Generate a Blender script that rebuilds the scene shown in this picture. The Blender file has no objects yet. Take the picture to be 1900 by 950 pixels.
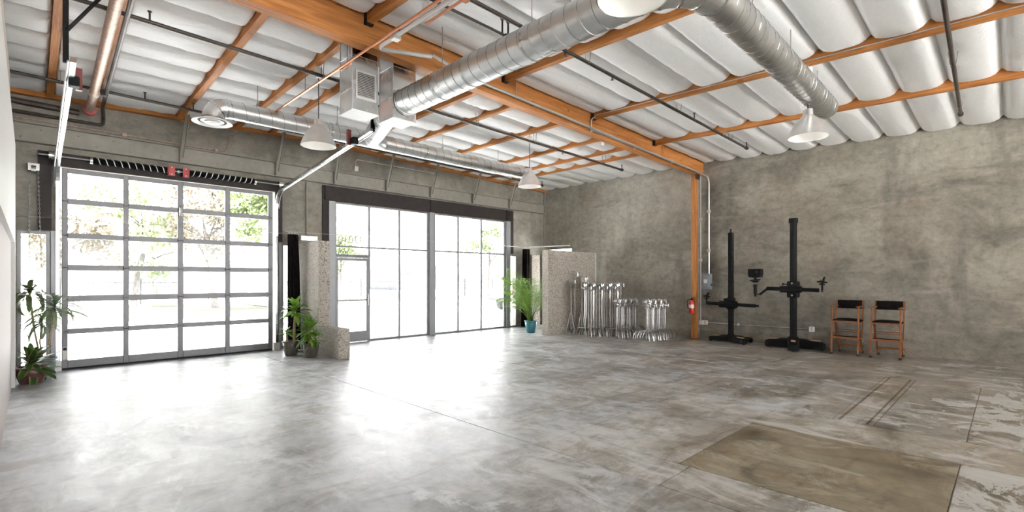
import bpy, math, random
from mathutils import Vector, Matrix, noise

random.seed(7)
scene = bpy.context.scene
COL = scene.collection
R = math.radians

# ------------------------------------------------------------------ camera, world, exposure
cam_d = bpy.data.cameras.new('camera')
cam_d.sensor_fit = 'HORIZONTAL'; cam_d.sensor_width = 36.0
cam_d.lens = 36.0 * 910.0 / 1900.0
cam_d.shift_y = (518.0 - 475.0) / 1900.0
cam_d.clip_end = 400.0
cam = bpy.data.objects.new('camera', cam_d); COL.objects.link(cam)
cam.location = (0, 0, 1.585)
cam.rotation_euler = (R(90), 0, R(45.468 - 90))
scene.camera = cam

world = bpy.data.worlds.new('overcast_sky'); scene.world = world
world.use_nodes = True
wb = world.node_tree.nodes['Background']
wb.inputs[0].default_value = (0.97, 0.985, 1.0, 1)
wb.inputs[1].default_value = 4.4

sun_d = bpy.data.lights.new('sun', 'SUN'); sun_d.energy = 32.0; sun_d.angle = R(2.0); sun_d.color = (1, .985, .95)
sun = bpy.data.objects.new('sun', sun_d); COL.objects.link(sun)
sun.rotation_euler = (R(25), 0, R(12))      # high behind the building: lights the street, not the room

def portal(loc, w, h, rx):
    d = bpy.data.lights.new('window_portal', 'AREA'); d.shape = 'RECTANGLE'; d.size = w; d.size_y = h
    d.cycles.is_portal = True
    o = bpy.data.objects.new('window_portal', d); COL.objects.link(o)
    o.location = loc; o.rotation_euler = rx
portal((2.15, 11.86, 1.76), 3.6, 3.55, (R(-90), 0, 0))
portal((8.2, 11.86, 1.75), 5.9, 3.55, (R(-90), 0, 0))
portal((0.05, 11.86, 1.2), 0.45, 2.4, (R(-90), 0, 0))
portal((4.5, 11.86, 1.2), 0.98, 2.4, (R(-90), 0, 0))
portal((11.45, 11.86, 1.2), 0.4, 2.4, (R(-90), 0, 0))
portal((13.3, 10.85, 1.35), 1.1, 2.65, (R(90), 0, R(90)))
portal((2.5, -9.3, 1.9), 4.4, 3.6, (R(90), 0, 0))  # this and the next portal serve the added, unseen rear openings
portal((9.0, -9.3, 1.9), 5.4, 3.6, (R(90), 0, 0))

vs = scene.view_settings
vs.view_transform = 'Standard'; vs.look = 'None'; vs.gamma = 1.0; vs.use_curve_mapping = False
vs.exposure = 1.3
scene.cycles.use_denoising = True
scene.cycles.max_bounces = 8; scene.cycles.diffuse_bounces = 5; scene.cycles.glossy_bounces = 4
scene.cycles.transparent_max_bounces = 16
scene.cycles.sample_clamp_indirect = 6.0
scene.cycles.use_adaptive_sampling = True; scene.cycles.adaptive_threshold = 0.045
scene.cycles.caustics_reflective = False; scene.cycles.caustics_refractive = False

# ------------------------------------------------------------------ materials
class NT:
    def __init__(s, name):
        s.m = bpy.data.materials.new(name); s.m.use_nodes = True
        s.n = s.m.node_tree.nodes; s.l = s.m.node_tree.links
        s.b = s.n['Principled BSDF']; s.out = s.n['Material Output']
    def node(s, t, **kw):
        n = s.n.new(t)
        for k, v in kw.items(): setattr(n, k, v)
        return n
    def link(s, a, b): s.l.new(a, b)
    def val(s, sock, v):
        if hasattr(v, 'is_linked'): s.link(v, sock)
        else: sock.default_value = v
    def pos(s, scale=(1, 1, 1), obj=False):
        if obj: src = s.node('ShaderNodeTexCoord').outputs['Object']
        else: src = s.node('ShaderNodeNewGeometry').outputs['Position']
        mp = s.node('ShaderNodeMapping'); mp.inputs['Scale'].default_value = scale
        s.link(src, mp.inputs['Vector']); return mp.outputs['Vector']
    def noise(s, vec, scale, detail=4, rough=.55, dist=0.0):
        n = s.node('ShaderNodeTexNoise'); n.inputs['Scale'].default_value = scale
        n.inputs['Detail'].default_value = detail; n.inputs['Roughness'].default_value = rough
        n.inputs['Distortion'].default_value = dist
        s.link(vec, n.inputs['Vector']); return n.outputs['Fac']
    def ramp(s, fac, stops):
        r = s.node('ShaderNodeValToRGB'); e = r.color_ramp.elements
        while len(e) < len(stops): e.new(0.5)
        for el, (p, c) in zip(e, stops):
            el.position = p; el.color = c if len(c) == 4 else (*c, 1)
        s.link(fac, r.inputs['Fac']); return r.outputs['Color']
    def mix(s, fac, a, b, mode='MIX'):
        n = s.node('ShaderNodeMix', data_type='RGBA', blend_type=mode)
        s.val(n.inputs['Factor'], fac)
        for sock, v in ((n.inputs['A'], a), (n.inputs['B'], b)):
            if hasattr(v, 'is_linked'): s.link(v, sock)
            else: sock.default_value = v if len(v) == 4 else (*v, 1)
        return n.outputs['Result']
    def math(s, op, a, b=None):
        n = s.node('ShaderNodeMath', operation=op)
        s.val(n.inputs[0], a)
        if b is not None: s.val(n.inputs[1], b)
        return n.outputs[0]
    def bump(s, h, strength=.2, dist=.01):
        b = s.node('ShaderNodeBump'); b.inputs['Strength'].default_value = strength; b.inputs['Distance'].default_value = dist
        s.link(h, b.inputs['Height']); s.link(b.outputs['Normal'], s.b.inputs['Normal'])

def plain(name, col, rough=.5, metal=0.0, var=.12, scale=8, emit=None, spec=.5):
    t = NT(name); f = t.noise(t.pos(obj=True), scale, 3)
    lo = tuple(c * (1 - var) for c in col); hi = tuple(min(1, c * (1 + var)) for c in col)
    c = t.ramp(f, [(.3, lo), (.7, hi)]); t.link(c, t.b.inputs['Base Color'])
    t.b.inputs['Roughness'].default_value = rough; t.b.inputs['Metallic'].default_value = metal
    t.b.inputs['Specular IOR Level'].default_value = spec
    if emit:
        t.b.inputs['Emission Color'].default_value = (*emit[0], 1); t.b.inputs['Emission Strength'].default_value = emit[1]
    return t.m

def concrete_wall(name, base, dark, light, seed=0.0):
    t = NT(name)
    def vec(sc):
        mp = t.node('ShaderNodeMapping'); mp.inputs['Location'].default_value = (seed, seed * 1.7, seed * .3); mp.inputs['Scale'].default_value = sc
        t.link(t.pos(), mp.inputs['Vector']); return mp.outputs['Vector']
    big = t.noise(vec((.7, .7, .9)), .75, 8, .66, .35)
    c = t.ramp(big, [(.34, dark), (.50, base), (.66, light)])
    c = t.mix(t.ramp(t.noise(vec((.6, .6, 2.6)), 1.0, 5, .7, .5), [(.53, (0, 0, 0)), (.66, (.55, .55, .55))]), c, light)
    c = t.mix(t.ramp(t.noise(vec((.5, .5, 1.6)), .9, 5, .7, .4), [(.53, (0, 0, 0)), (.68, (.8, .8, .8))]), c, dark)
    c = t.mix(t.ramp(t.noise(vec((1.6, 1.6, .3)), .8, 4, .65, .2), [(.55, (0, 0, 0)), (.68, (.6, .6, .6))]), c, dark)
    c = t.mix(t.ramp(t.noise(vec((1, 1, 1)), .8, 4, .5), [(.52, (0, 0, 0)), (.7, (.3, .3, .3))]), c, (base[0] * 1.05, base[1] * .9, base[2] * .8))
    fine = t.noise(vec((1, 1, 1.3)), 6, 6, .75)
    c = t.mix(1.0, c, t.ramp(fine, [(.32, (.72, .72, .71)), (.5, (1, 1, 1)), (.7, (1.2, 1.2, 1.2))]), 'MULTIPLY')
    t.link(c, t.b.inputs['Base Color']); t.b.inputs['Roughness'].default_value = .82; t.b.inputs['Specular IOR Level'].default_value = .3
    t.bump(fine, .25, .012)
    return t.m

def wood(name, axis):
    t = NT(name); sc = [9, 9, 9]; sc[axis] = .55
    p = t.pos(tuple(sc))
    g = t.noise(p, 2.2, 6, .6, .8)
    c = t.ramp(g, [(.25, (.22, .075, .02)), (.5, (.40, .155, .042)), (.75, (.56, .26, .085))])
    sp = [2.2, 2.2, 2.2]; sp[axis] = 1.1
    k = t.noise(t.pos(tuple(sp)), 2.6, 2, .4)
    c = t.mix(t.ramp(k, [(.70, (0, 0, 0)), (.76, (.8, .8, .8))]), c, (.16, .05, .015))
    c = t.mix(t.ramp(t.noise(t.pos(), 1.3, 3), [(.4, (0, 0, 0)), (.7, (.4, .4, .4))]), c, (.50, .22, .07))
    t.link(c, t.b.inputs['Base Color']); t.b.inputs['Roughness'].default_value = .6; t.b.inputs['Specular IOR Level'].default_value = .25
    t.bump(g, .12, .004); return t.m

def floor_mat(name, dark, base, light, paint=0.0, brown=0.0):
    t = NT(name); p = t.pos()
    big = t.noise(p, .55, 5, .68, .5)
    c = t.ramp(big, [(.36, dark), (.50, base), (.64, light)])
    sep = t.node('ShaderNodeSeparateXYZ'); t.link(p, sep.inputs[0])
    # brown staining grows towards the back right bay
    g = t.math('SUBTRACT', t.math('MULTIPLY', sep.outputs[0], .12), t.math('MULTIPLY', sep.outputs[1], .12))
    g = t.math('ADD', g, t.math('MULTIPLY', t.math('SUBTRACT', t.noise(t.pos((.7, 1.3, 1)), .9, 5, .7, .6), .5), 3.4))
    mask = t.ramp(g, [(.0, (.1, .1, .1)), (.8, (1, 1, 1))])
    c = t.mix(mask, c, t.mix(1.0, c, (.54, .47, .385), 'MULTIPLY'))
    if brown: c = t.mix(brown, c, (.25, .20, .125))
    # smears and mottling
    fine = t.noise(t.pos((1.3, .8, 1)), 3.2, 6, .75, .4)
    c = t.mix(1.0, c, t.ramp(fine, [(.36, (.58, .57, .55)), (.52, (1.0, 1.0, 1.0)), (.66, (1.22, 1.22, 1.22))]), 'MULTIPLY')
    sm = t.noise(t.pos((.8, 2.0, 1)), 1.3, 6, .72, .9)
    c = t.mix(t.ramp(sm, [(.50, (0, 0, 0)), (.60, (.75, .75, .75))]), c, t.mix(1.0, c, (.60, .55, .48), 'MULTIPLY'))
    sl = t.noise(t.pos((2.0, .9, 1)), 1.1, 6, .74, 1.0)
    c = t.mix(t.ramp(sl, [(.53, (0, 0, 0)), (.63, (.7, .7, .7))]), c, light)
    # flakes of old pale paint, with hard edges
    pn = t.noise(t.pos((1.0, 1.6, 1)), 1.5, 9, .75, .5)
    lim = t.math('ADD', t.math('MULTIPLY', sep.outputs[1], -.05), .02)
    zone = t.math('ADD', pn, lim)
    c = t.mix(t.ramp(zone, [(.59 - paint, (0, 0, 0)), (.60 - paint, (.8, .8, .8))]), c, (.50, .50, .485))
    # dark specks and chips
    vo = t.node('ShaderNodeTexVoronoi'); vo.inputs['Scale'].default_value = 2.6; t.link(t.pos((1, 1.6, 1)), vo.inputs['Vector'])
    c = t.mix(t.ramp(vo.outputs['Distance'], [(.022, (.7, .7, .7)), (.04, (0, 0, 0))]), c, (.10, .095, .09))
    t.link(c, t.b.inputs['Base Color'])
    rg = t.ramp(fine, [(.35, (.30, .30, .30)), (.65, (.46, .46, .46))])
    t.link(rg, t.b.inputs['Roughness'])
    t.b.inputs['Specular IOR Level'].default_value = .4
    t.bump(fine, .04, .01)
    return t.m

def aggregate(name):
    t = NT(name); p = t.pos()
    vo = t.node('ShaderNodeTexVoronoi'); vo.inputs['Scale'].default_value = 38; t.link(p, vo.inputs['Vector'])
    sepc = t.node('ShaderNodeSeparateColor'); t.link(vo.outputs['Color'], sepc.inputs[0])
    c = t.ramp(sepc.outputs[0], [(0, (.13, .10, .075)), (.3, (.34, .29, .23)), (.6, (.48, .435, .37)), (.85, (.66, .63, .57)), (1, (.20, .18, .155))])
    edge = t.ramp(vo.outputs['Distance'], [(.35, (0, 0, 0)), (.65, (1, 1, 1))])
    c = t.mix(edge, c, (.46, .43, .38))
    t.link(c, t.b.inputs['Base Color']); t.b.inputs['Roughness'].default_value = .85
    inv = t.math('SUBTRACT', 1.0, vo.outputs['Distance'])
    t.bump(inv, .7, .02); return t.m

def fabric_bag(name):
    t = NT(name); p = t.pos()
    w = t.noise(t.pos((2.0, 6.0, 4.0)), 2.4, 6, .6, 1.6)
    c = t.ramp(w, [(.3, (.90, .90, .90)), (.7, (.95, .95, .95))])
    t.link(c, t.b.inputs['Base Color']); t.b.inputs['Roughness'].default_value = .42
    t.b.inputs['Specular IOR Level'].default_value = .35
    t.bump(w, .35, .03); return t.m

def galv(name, rough=.28):
    t = NT(name); p = t.pos(obj=True)
    w = t.noise(p, 9, 5, .6, .5)
    t.link(t.ramp(w, [(.3, (.60, .61, .60)), (.7, (.68, .69, .69))]), t.b.inputs['Base Color'])
    t.b.inputs['Metallic'].default_value = 1.0
    t.link(t.ramp(t.noise(p, 5, 4), [(.3, (rough * .8,) * 3), (.7, (rough * 1.25,) * 3)]), t.b.inputs['Roughness'])
    return t.m

def glass(name, tint=(1, 1, 1)):
    t = NT(name); n = t.n; n.remove(t.b)
    tr = t.node('ShaderNodeBsdfTransparent'); gl = t.node('ShaderNodeBsdfGlossy'); gl.inputs['Roughness'].default_value = .02
    fr = t.node('ShaderNodeFresnel'); fr.inputs['IOR'].default_value = 1.3
    w = t.noise(t.pos(), .6, 2); c = t.ramp(w, [(0, tuple(x * .97 for x in tint)), (1, tint)])
    t.link(c, tr.inputs['Color'])
    mx = t.node('ShaderNodeMixShader'); t.link(fr.outputs[0], mx.inputs[0]); t.link(tr.outputs[0], mx.inputs[1]); t.link(gl.outputs[0], mx.inputs[2])
    t.link(mx.outputs[0], t.out.inputs['Surface']); return t.m

def leaf_mat(name, a, b, edge=None):
    t = NT(name)
    uv = t.node('ShaderNodeTexCoord').outputs['Object']
    f = t.noise(t.pos(), 5, 3)
    c = t.ramp(f, [(.3, a), (.7, b)])
    if edge:
        sep = t.node('ShaderNodeSeparateXYZ'); t.link(uv, sep.inputs[0])
        ab = t.math('ABSOLUTE', sep.outputs[1])
        c = t.mix(t.ramp(ab, [(.075, (0, 0, 0)), (.09, (1, 1, 1))]), c, edge)
    t.link(c, t.b.inputs['Base Color']); t.b.inputs['Roughness'].default_value = .4
    t.b.inputs['Subsurface Weight'].default_value = 0.0
    tr = t.node('ShaderNodeBsdfTranslucent'); t.link(c, tr.inputs['Color'])
    mx = t.node('ShaderNodeMixShader'); mx.inputs[0].default_value = .3
    t.link(t.b.outputs[0], mx.inputs[1]); t.link(tr.outputs[0], mx.inputs[2]); t.link(mx.outputs[0], t.out.inputs['Surface'])
    return t.m

M = dict(
    wall_r=concrete_wall('concrete_right', (.232, .212, .176), (.12, .11, .092), (.325, .30, .255)),
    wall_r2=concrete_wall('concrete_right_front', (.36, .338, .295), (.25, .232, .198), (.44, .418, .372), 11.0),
    wall_f=concrete_wall('concrete_front', (.27, .252, .218), (.19, .178, .155), (.35, .33, .29), 5.0),
    floor=floor_mat('floor_concrete', (.35, .365, .38), (.52, .54, .56), (.66, .68, .70), paint=-.02),
    floor_brown=floor_mat('floor_patch_brown', (.21, .185, .135), (.30, .265, .20), (.40, .36, .285), paint=-.3, brown=.25),
    floor_flaky=floor_mat('floor_flaking_paint', (.33, .325, .31), (.46, .455, .44), (.58, .575, .56), paint=.075),
    floor_stain=floor_mat('floor_dark_stain', (.13, .115, .09), (.20, .18, .15), (.34, .33, .31), paint=-.3),
    floor_pale=floor_mat('floor_patch_pale', (.40, .40, .39), (.55, .555, .55), (.64, .645, .64), paint=-.05),
    joint=plain('joint_filler', (.33, .31, .28), .9),
    wood_x=wood('fir_x', 0), wood_y=wood('fir_y', 1), wood_z=wood('fir_z', 2),
    bag=fabric_bag('white_insulation_cover'),
    deck=plain('roof_deck', (.55, .54, .52), .8),
    white=plain('white_paint', (.82, .82, .81), .5, var=.03), pink_shaded=plain('taupe_with_shade', (.46, .41, .39), .6, var=.04),  # taupe has the shade on the recessed lower wall mixed into its colour
    beige_shaded=plain('beige_with_shade', (.60, .53, .46), .6, var=.04),  # darkened by the shadow on the upper wall face, held in the colour
    alu=plain('aluminium_frame', (.20, .20, .21), .45, .35, var=.06), alu_m=plain('mid_grey_frame', (.27, .275, .285), .45, .3, var=.05), alu_l=plain('pale_frame', (.36, .37, .39), .4, .2, var=.05),
    dark_steel=plain('dark_brown_steel', (.032, .026, .025), .55, var=.2, spec=.25), black=plain('black_metal', (.012, .012, .0125), .55, var=.2, spec=.1),
    black_soft=plain('black_fabric', (.010, .008, .0075), .95, var=.25, spec=.1), rubber=plain('black_rubber', (.02, .02, .02), .8),
    steel_paint=plain('grey_painted_steel', (.28, .262, .228), .6, var=.1), bolt=plain('bolt_steel', (.30, .28, .25), .5, .5),
    galv=galv('galvanised_steel', .34), galv_flat=galv('galvanised_sheet', .24), chrome=plain('chrome_steel', (.50, .49, .48), .32, .85, var=.2), seam=plain('duct_seam', (.30, .30, .30), .4, .8),
    pipe=plain('sprinkler_pipe_black', (.055, .042, .035), .5, .3, var=.3), rust=plain('rusty_galvanised', (.42, .30, .24), .5, .5, var=.3, scale=20),
    copper=plain('copper', (.62, .27, .15), .35, .8, var=.15), conduit=plain('conduit_steel', (.68, .68, .67), .32, .7, var=.05),
    shade=plain('brushed_aluminium', (.80, .79, .78), .38, .85, var=.05), shade_in=plain('white_enamel', (.62, .615, .60), .5, var=.02),
    bulb=plain('glowing_bulb', (1, .98, .94), .4, emit=((1, .95, .86), 3.5)),
    plate=plain('white_plastic', (.80, .79, .76), .45, var=.03), grille=plain('grille_aluminium', (.70, .69, .67), .4, .5, var=.05), void=plain('dark_opening', (.02, .02, .02), .9),
    agg=aggregate('exposed_aggregate'), glass=glass('clear_glass'), red=plain('red_enamel', (.62, .035, .03), .35, var=.08),
    dark_red=plain('dark_red_steel', (.16, .025, .02), .5, var=.15),
    redbr=plain('red_bracket', (.42, .05, .05), .45, var=.15), grey_box=plain('grey_enamel', (.28, .32, .36), .45, var=.06),
    chairwood=plain('orange_varnished_wood', (.23, .078, .022), .4, var=.25, scale=14), tan=plain('tan_wood_pad', (.50, .30, .16), .6, var=.2),
    paper=plain('paper_label', (.82, .80, .76), .7, var=.02), ink=plain('black_ink', (.03, .03, .03), .7),
    pot_brown=plain('brown_glazed_pot', (.13, .055, .045), .35, var=.2), pot_blue=plain('slate_pot', (.16, .19, .24), .4, var=.15),
    pot_dark=plain('dark_glazed_pot', (.085, .075, .06), .3, var=.25), pot_teal=plain('teal_glazed_pot', (.045, .20, .25), .3, var=.2),
    soil=plain('soil', (.05, .035, .025), .95, var=.4, scale=40), cane=plain('cane_bark', (.42, .31, .17), .8, var=.25, scale=30),
    leaf=leaf_mat('leaf_green', (.10, .24, .025), (.22, .38, .05)), leaf_d=leaf_mat('leaf_dark_green', (.03, .085, .018), (.075, .16, .03), (.28, .30, .11)),
    leaf_r=leaf_mat('leaf_red_edged', (.05, .09, .035), (.10, .14, .055), (.20, .05, .04)), leaf_s=leaf_mat('leaf_silver', (.11, .16, .085), (.20, .25, .15)),
    palm=leaf_mat('palm_green', (.085, .19, .022), (.20, .32, .05)),
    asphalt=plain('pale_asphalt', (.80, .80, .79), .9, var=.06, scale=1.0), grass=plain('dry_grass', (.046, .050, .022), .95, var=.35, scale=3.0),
    kerb=plain('kerb_concrete', (.055, .055, .056), .9), bark=plain('tree_bark', (.10, .09, .085), .9, var=.3),
    tree=leaf_mat('street_tree_leaf', (.115, .155, .055), (.19, .23, .11)), tree_r=leaf_mat('street_tree_blossom', (.16, .155, .10), (.24, .19, .15)),
    fence=plain('fence_iron', (.022, .022, .024), .6), house=plain('house_stucco', (.060, .064, .070), .9, var=.04), roof=plain('house_roof', (.034, .034, .035), .9, var=.1),
    car=plain('white_car_paint', (.60, .60, .61), .25, var=.02), tyre=plain('tyre_rubber', (.05, .05, .05), .9), carglass=plain('car_glass', (.12, .15, .18), .1),
    tail=plain('tail_lamp_red', (.65, .08, .08), .3), stripe=plain('white_spring_paint', (.75, .76, .76), .5),
)

# ------------------------------------------------------------------ mesh helpers
def wloc(o):
    v = Vector((0, 0, 0))
    while o is not None: v += o.location; o = o.parent
    return v

class MB:
    def __init__(s): s.v = []; s.f = []
    def box(s, a, b):
        x0, y0, z0 = a; x1, y1, z1 = b; i = len(s.v)
        s.v += [(x0, y0, z0), (x1, y0, z0), (x1, y1, z0), (x0, y1, z0), (x0, y0, z1), (x1, y0, z1), (x1, y1, z1), (x0, y1, z1)]
        s.f += [[i + k for k in q] for q in ((0, 3, 2, 1), (4, 5, 6, 7), (0, 1, 5, 4), (1, 2, 6, 5), (2, 3, 7, 6), (3, 0, 4, 7))]
        return s
    def bbox(s, a, b, r=.01):
        """box with chamfered vertical and horizontal edges"""
        x0, y0, z0 = a; x1, y1, z1 = b
        def ring(z, k):
            return [(x0 + r + k, y0 + k, z), (x1 - r - k, y0 + k, z), (x1 - k, y0 + r + k, z), (x1 - k, y1 - r - k, z), (x1 - r - k, y1 - k, z), (x0 + r + k, y1 - k, z), (x0 + k, y1 - r - k, z), (x0 + k, y0 + r + k, z)]
        rings = [ring(z0, r), ring(z0 + r, 0), ring(z1 - r, 0), ring(z1, r)]
        s.loft(rings, True); return s
    def loft(s, rings, cap=True, closed=True):
        i = len(s.v); n = len(rings[0])
        for r in rings: s.v += [tuple(p) for p in r]
        for a in range(len(rings) - 1):
            for k in range(n if closed else n - 1):
                s.f.append([i + a * n + k, i + a * n + (k + 1) % n, i + (a + 1) * n + (k + 1) % n, i + (a + 1) * n + k])
        if cap:
            s.f.append([i + k for k in range(n)][::-1]); s.f.append([i + (len(rings) - 1) * n + k for k in range(n)])
        return s
    def tube(s, pts, rad, n=8, cap=True, sq=False):
        pts = [Vector(p) for p in pts]; m = len(pts)
        rads = rad if isinstance(rad, (list, tuple)) else [rad] * m
        rings = []; up = None
        for k in range(m):
            d = (pts[min(k + 1, m - 1)] - pts[max(k - 1, 0)])
            if d.length < 1e-9: d = Vector((0, 0, 1))
            d.normalize()
            if up is None:
                up = Vector((0, 0, 1)) if abs(d.z) < .9 else Vector((1, 0, 0))
            up = (up - d * up.dot(d)); up.normalize(); sd = d.cross(up)
            off = math.pi / n if sq else 0
            rings.append([pts[k] + (sd * math.cos(2 * math.pi * j / n + off) + up * math.sin(2 * math.pi * j / n + off)) * rads[k] for j in range(n)])
        s.loft(rings, cap); return s
    def bar(s, p, q, w, h, up=(0, 0, 1)):
        p = Vector(p); q = Vector(q); d = (q - p).normalized(); u = Vector(up)
        if abs(d.dot(u)) > .98: u = Vector((1, 0, 0))
        u = (u - d * u.dot(d)).normalized(); sd = d.cross(u)
        rings = [[c + sd * (a * w / 2) + u * (b * h / 2) for a, b in ((-1, -1), (1, -1), (1, 1), (-1, 1))] for c in (p, q)]
        s.loft(rings); return s
    def lathe(s, prof, c=(0, 0, 0), n=20, cap=False):
        rings = [[(c[0] + r * math.cos(2 * math.pi * j / n), c[1] + r * math.sin(2 * math.pi * j / n), c[2] + z) for j in range(n)] for r, z in prof]
        s.loft(rings, cap); return s
    def prism(s, poly, z0, z1):
        return s.loft([[(x, y, z0) for x, y in poly], [(x, y, z1) for x, y in poly]])
    def build(s, name, mat, parent=None, smooth=False, mats=None):
        off = wloc(parent) if parent is not None else Vector((0, 0, 0))
        if parent is None and s.v:
            n = len(s.v); off = Vector((sum(v[0] for v in s.v) / n, sum(v[1] for v in s.v) / n, min(v[2] for v in s.v)))
        me = bpy.data.meshes.new(name)
        me.from_pydata([(v[0] - off.x, v[1] - off.y, v[2] - off.z) for v in s.v], [], s.f)
        me.materials.append(M[mat] if isinstance(mat, str) else mat)
        if smooth:
            me.polygons.foreach_set('use_smooth', [True] * len(me.polygons))
            try: me.set_sharp_from_angle(angle=R(42))
            except Exception: pass
        me.update()
        o = bpy.data.objects.new(name, me); COL.objects.link(o)
        if parent is not None: o.parent = parent
        else: o.location = off
        return o

def empty(name, loc=(0, 0, 0), rz=0):
    o = bpy.data.objects.new(name, None); COL.objects.link(o); o.empty_display_size = .1
    o.location = loc; o.rotation_euler = (0, 0, rz); return o
def tag(o, label=None, cat=None, group=None, kind=None):
    if label: o['label'] = label
    if cat: o['category'] = cat
    if group: o['group'] = group
    if kind: o['kind'] = kind
    return o
def struct(o): o['kind'] = 'structure'; return o
def inst(src, parent=None, loc=None, rot=None, scale=None):
    c = bpy.data.objects.new(src.name.split('.')[0], src.data); COL.objects.link(c)
    if parent is not None: c.parent = parent
    if loc is not None: c.location = loc
    if rot is not None: c.rotation_euler = rot
    if scale is not None: c.scale = scale
    return c
def copy_tree(o, parent=None):
    c = o.copy(); COL.objects.link(c); c.parent = parent
    for ch in list(o.children): copy_tree(ch, c)
    return c

# ------------------------------------------------------------------ roof geometry
def zs(x, y):
    """height of the seams between the insulation covers"""
    z = 5.13 - .024 * x
    if y < 5.9: z -= .027 * (5.9 - y)
    else: z -= (y - 5.9) / 5.5 * max(0.0, 5.0 - x) * .055
    return z

XW, YW = 13.0, 11.58          # inner faces of right and front walls
# ---------------------------------------------------------------- floor
floor = struct(MB().box((-4.3, -9.3, -.25), (13.3, 11.9, -.012)).build('floor', 'joint'))
def slab(x0, x1, y0, y1, mat='floor'):
    g = .005
    MB().box((x0 + g, y0 + g, -.02), (x1 - g, y1 - g, 0)).build('slab', mat, floor)
slab(-4.3, 3.45, -9.3, 11.9)
slab(3.45, 6.48, 3.18, 11.9); slab(6.48, 13.3, 3.18, 11.9)
slab(3.45, 3.98, 1.9, 3.18, 'floor_pale'); slab(3.45, 3.98, -9.3, 1.9, 'floor_flaky'); slab(3.98, 6.48, 2.0, 3.18, 'floor_pale')
slab(5.68, 6.48, -9.3, 2.0, 'floor_pale'); slab(3.98, 5.68, -9.3, .3, 'floor_flaky')
slab(3.98, 5.68, .3, 2.0, 'floor_brown')
slab(6.48, 9.9, 1.42, 3.18); slab(6.48, 9.9, 1.04, 1.42, 'floor_pale'); slab(6.48, 9.9, .3, 1.04); slab(6.48, 9.9, -9.3, .3, 'floor_flaky')
slab(9.9, 13.3, -9.3, 3.18)
# thin recessed edging along the old trench
for y in (1.10, 1.36): MB().box((6.52, y - .013, 0), (9.88, y + .013, .0012)).build('trench_edge', 'floor_stain', floor)

# ---------------------------------------------------------------- walls
wf = MB()
openings = [(-.15, .25, 2.4), (.38, 3.93, 3.54), (4.02, 4.95, 2.4), (5.14, 11.25, 3.48), (11.27, 11.62, 2.4)]
x = -4.3
for a, b, zt in openings:
    wf.box((x, YW, 0), (a, YW + .22, zt if False else 5.35))
    wf.box((a, YW, zt), (b, YW + .22, 5.35)); x = b
wf.box((x, YW, 0), (13.22, YW + .22, 5.35))
wall_front = struct(wf.build('wall_front', 'wall_f'))
wr = MB()
wr.box((XW, -9.3, 0), (XW + .22, 5.93, 5.3))
wall_right = struct(wr.build('wall_right', 'wall_r'))
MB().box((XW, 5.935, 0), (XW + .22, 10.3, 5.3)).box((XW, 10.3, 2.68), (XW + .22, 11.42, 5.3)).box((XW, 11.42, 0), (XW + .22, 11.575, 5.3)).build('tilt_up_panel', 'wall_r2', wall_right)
wl = MB().box((-.6, 3.0, 2.12), (-.15, 10.45, 3.60)).box((-.6, 3.0, 0), (-.30, 10.2, 2.12)).box((-.6, 10.2, 0), (-.15, 10.45, 2.12))
wall_left = struct(wl.build('wall_left', 'white'))
MB().box((-.295, 3.0, 0), (-.19, 10.06, 2.118)).build('lower_panel', 'pink_shaded', wall_left)
MB().box((-.55, 3.0, 3.602), (-.20, 10.2, 4.55)).build('upper_panel', 'beige_shaded', wall_left)
struct(MB().box((-4.5, 3.0, 0), (-.6, 3.2, 5.3)).build('wall_side', 'white'))
wbk = MB()
for a, b in ((-4.3, .3), (4.7, 6.3), (11.7, 13.22)): wbk.box((a, -9.5, 0), (b, -9.3, 5.3))
wbk.box((.3, -9.5, 3.7), (4.7, -9.3, 5.3)).box((6.3, -9.5, 3.7), (11.7, -9.3, 5.3))  # unseen rear openings, added to bring more daylight into the room
struct(wbk.build('wall_back', 'wall_f'))
wo = MB().box((-4.5, -9.3, 0), (-4.3, 11.8, 5.45))
struct(wo.build('wall_outer', 'white'))

# ---------------------------------------------------------------- ceiling: deck, glulam, purlins, insulation covers
def decks():
    m = MB(); i = 0
    xs = [-4.5, 0, 5, 13.25]; ys = [-9.5, 5.9, 11.9]
    for xx in xs:
        for yy in ys:
            for dz in (.11, .2): m.v.append((xx, yy, zs(xx, yy) + dz))
    idx = lambda a, b, c: (a * 3 + b) * 2 + c
    for a in range(3):
        for b in range(2):
            m.f.append([idx(a, b, 0), idx(a, b + 1, 0), idx(a + 1, b + 1, 0), idx(a + 1, b, 0)])
            m.f.append([idx(a, b, 1), idx(a + 1, b, 1), idx(a + 1, b + 1, 1), idx(a, b + 1, 1)])
    return m
ceiling = struct(decks().build('ceiling', 'deck'))
bz = lambda xx: 4.665 - .0225 * xx
MB().loft([[(xx, 5.83, bz(xx)), (xx, 6.0, bz(xx)), (xx, 6.0, zs(xx, 5.9) + .11), (xx, 5.83, zs(xx, 5.9) + .11)] for xx in (-4.3, 13.0)]).build('glulam_beam', 'wood_x', ceiling)
PW = .045
front_p = [-2.2, .25, .80, 2.10, 3.125, 3.785, 5.55, 6.45, 7.80, 9.235, 10.215, 10.905]
back_p = [-1.75, .68, 3.115, 5.55, 7.975, 10.36]
def purlin(xc, y0, y1):
    n = 6; rings = []
    for k in range(n + 1):
        yy = y0 + (y1 - y0) * k / n; z1 = zs(xc, yy) + .11; z0 = zs(xc, yy) - .18
        rings.append([(xc - PW, yy, z0), (xc + PW, yy, z0), (xc + PW, yy, z1), (xc - PW, yy, z1)])
    MB().loft(rings).build('purlin', 'wood_y', ceiling)
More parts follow.
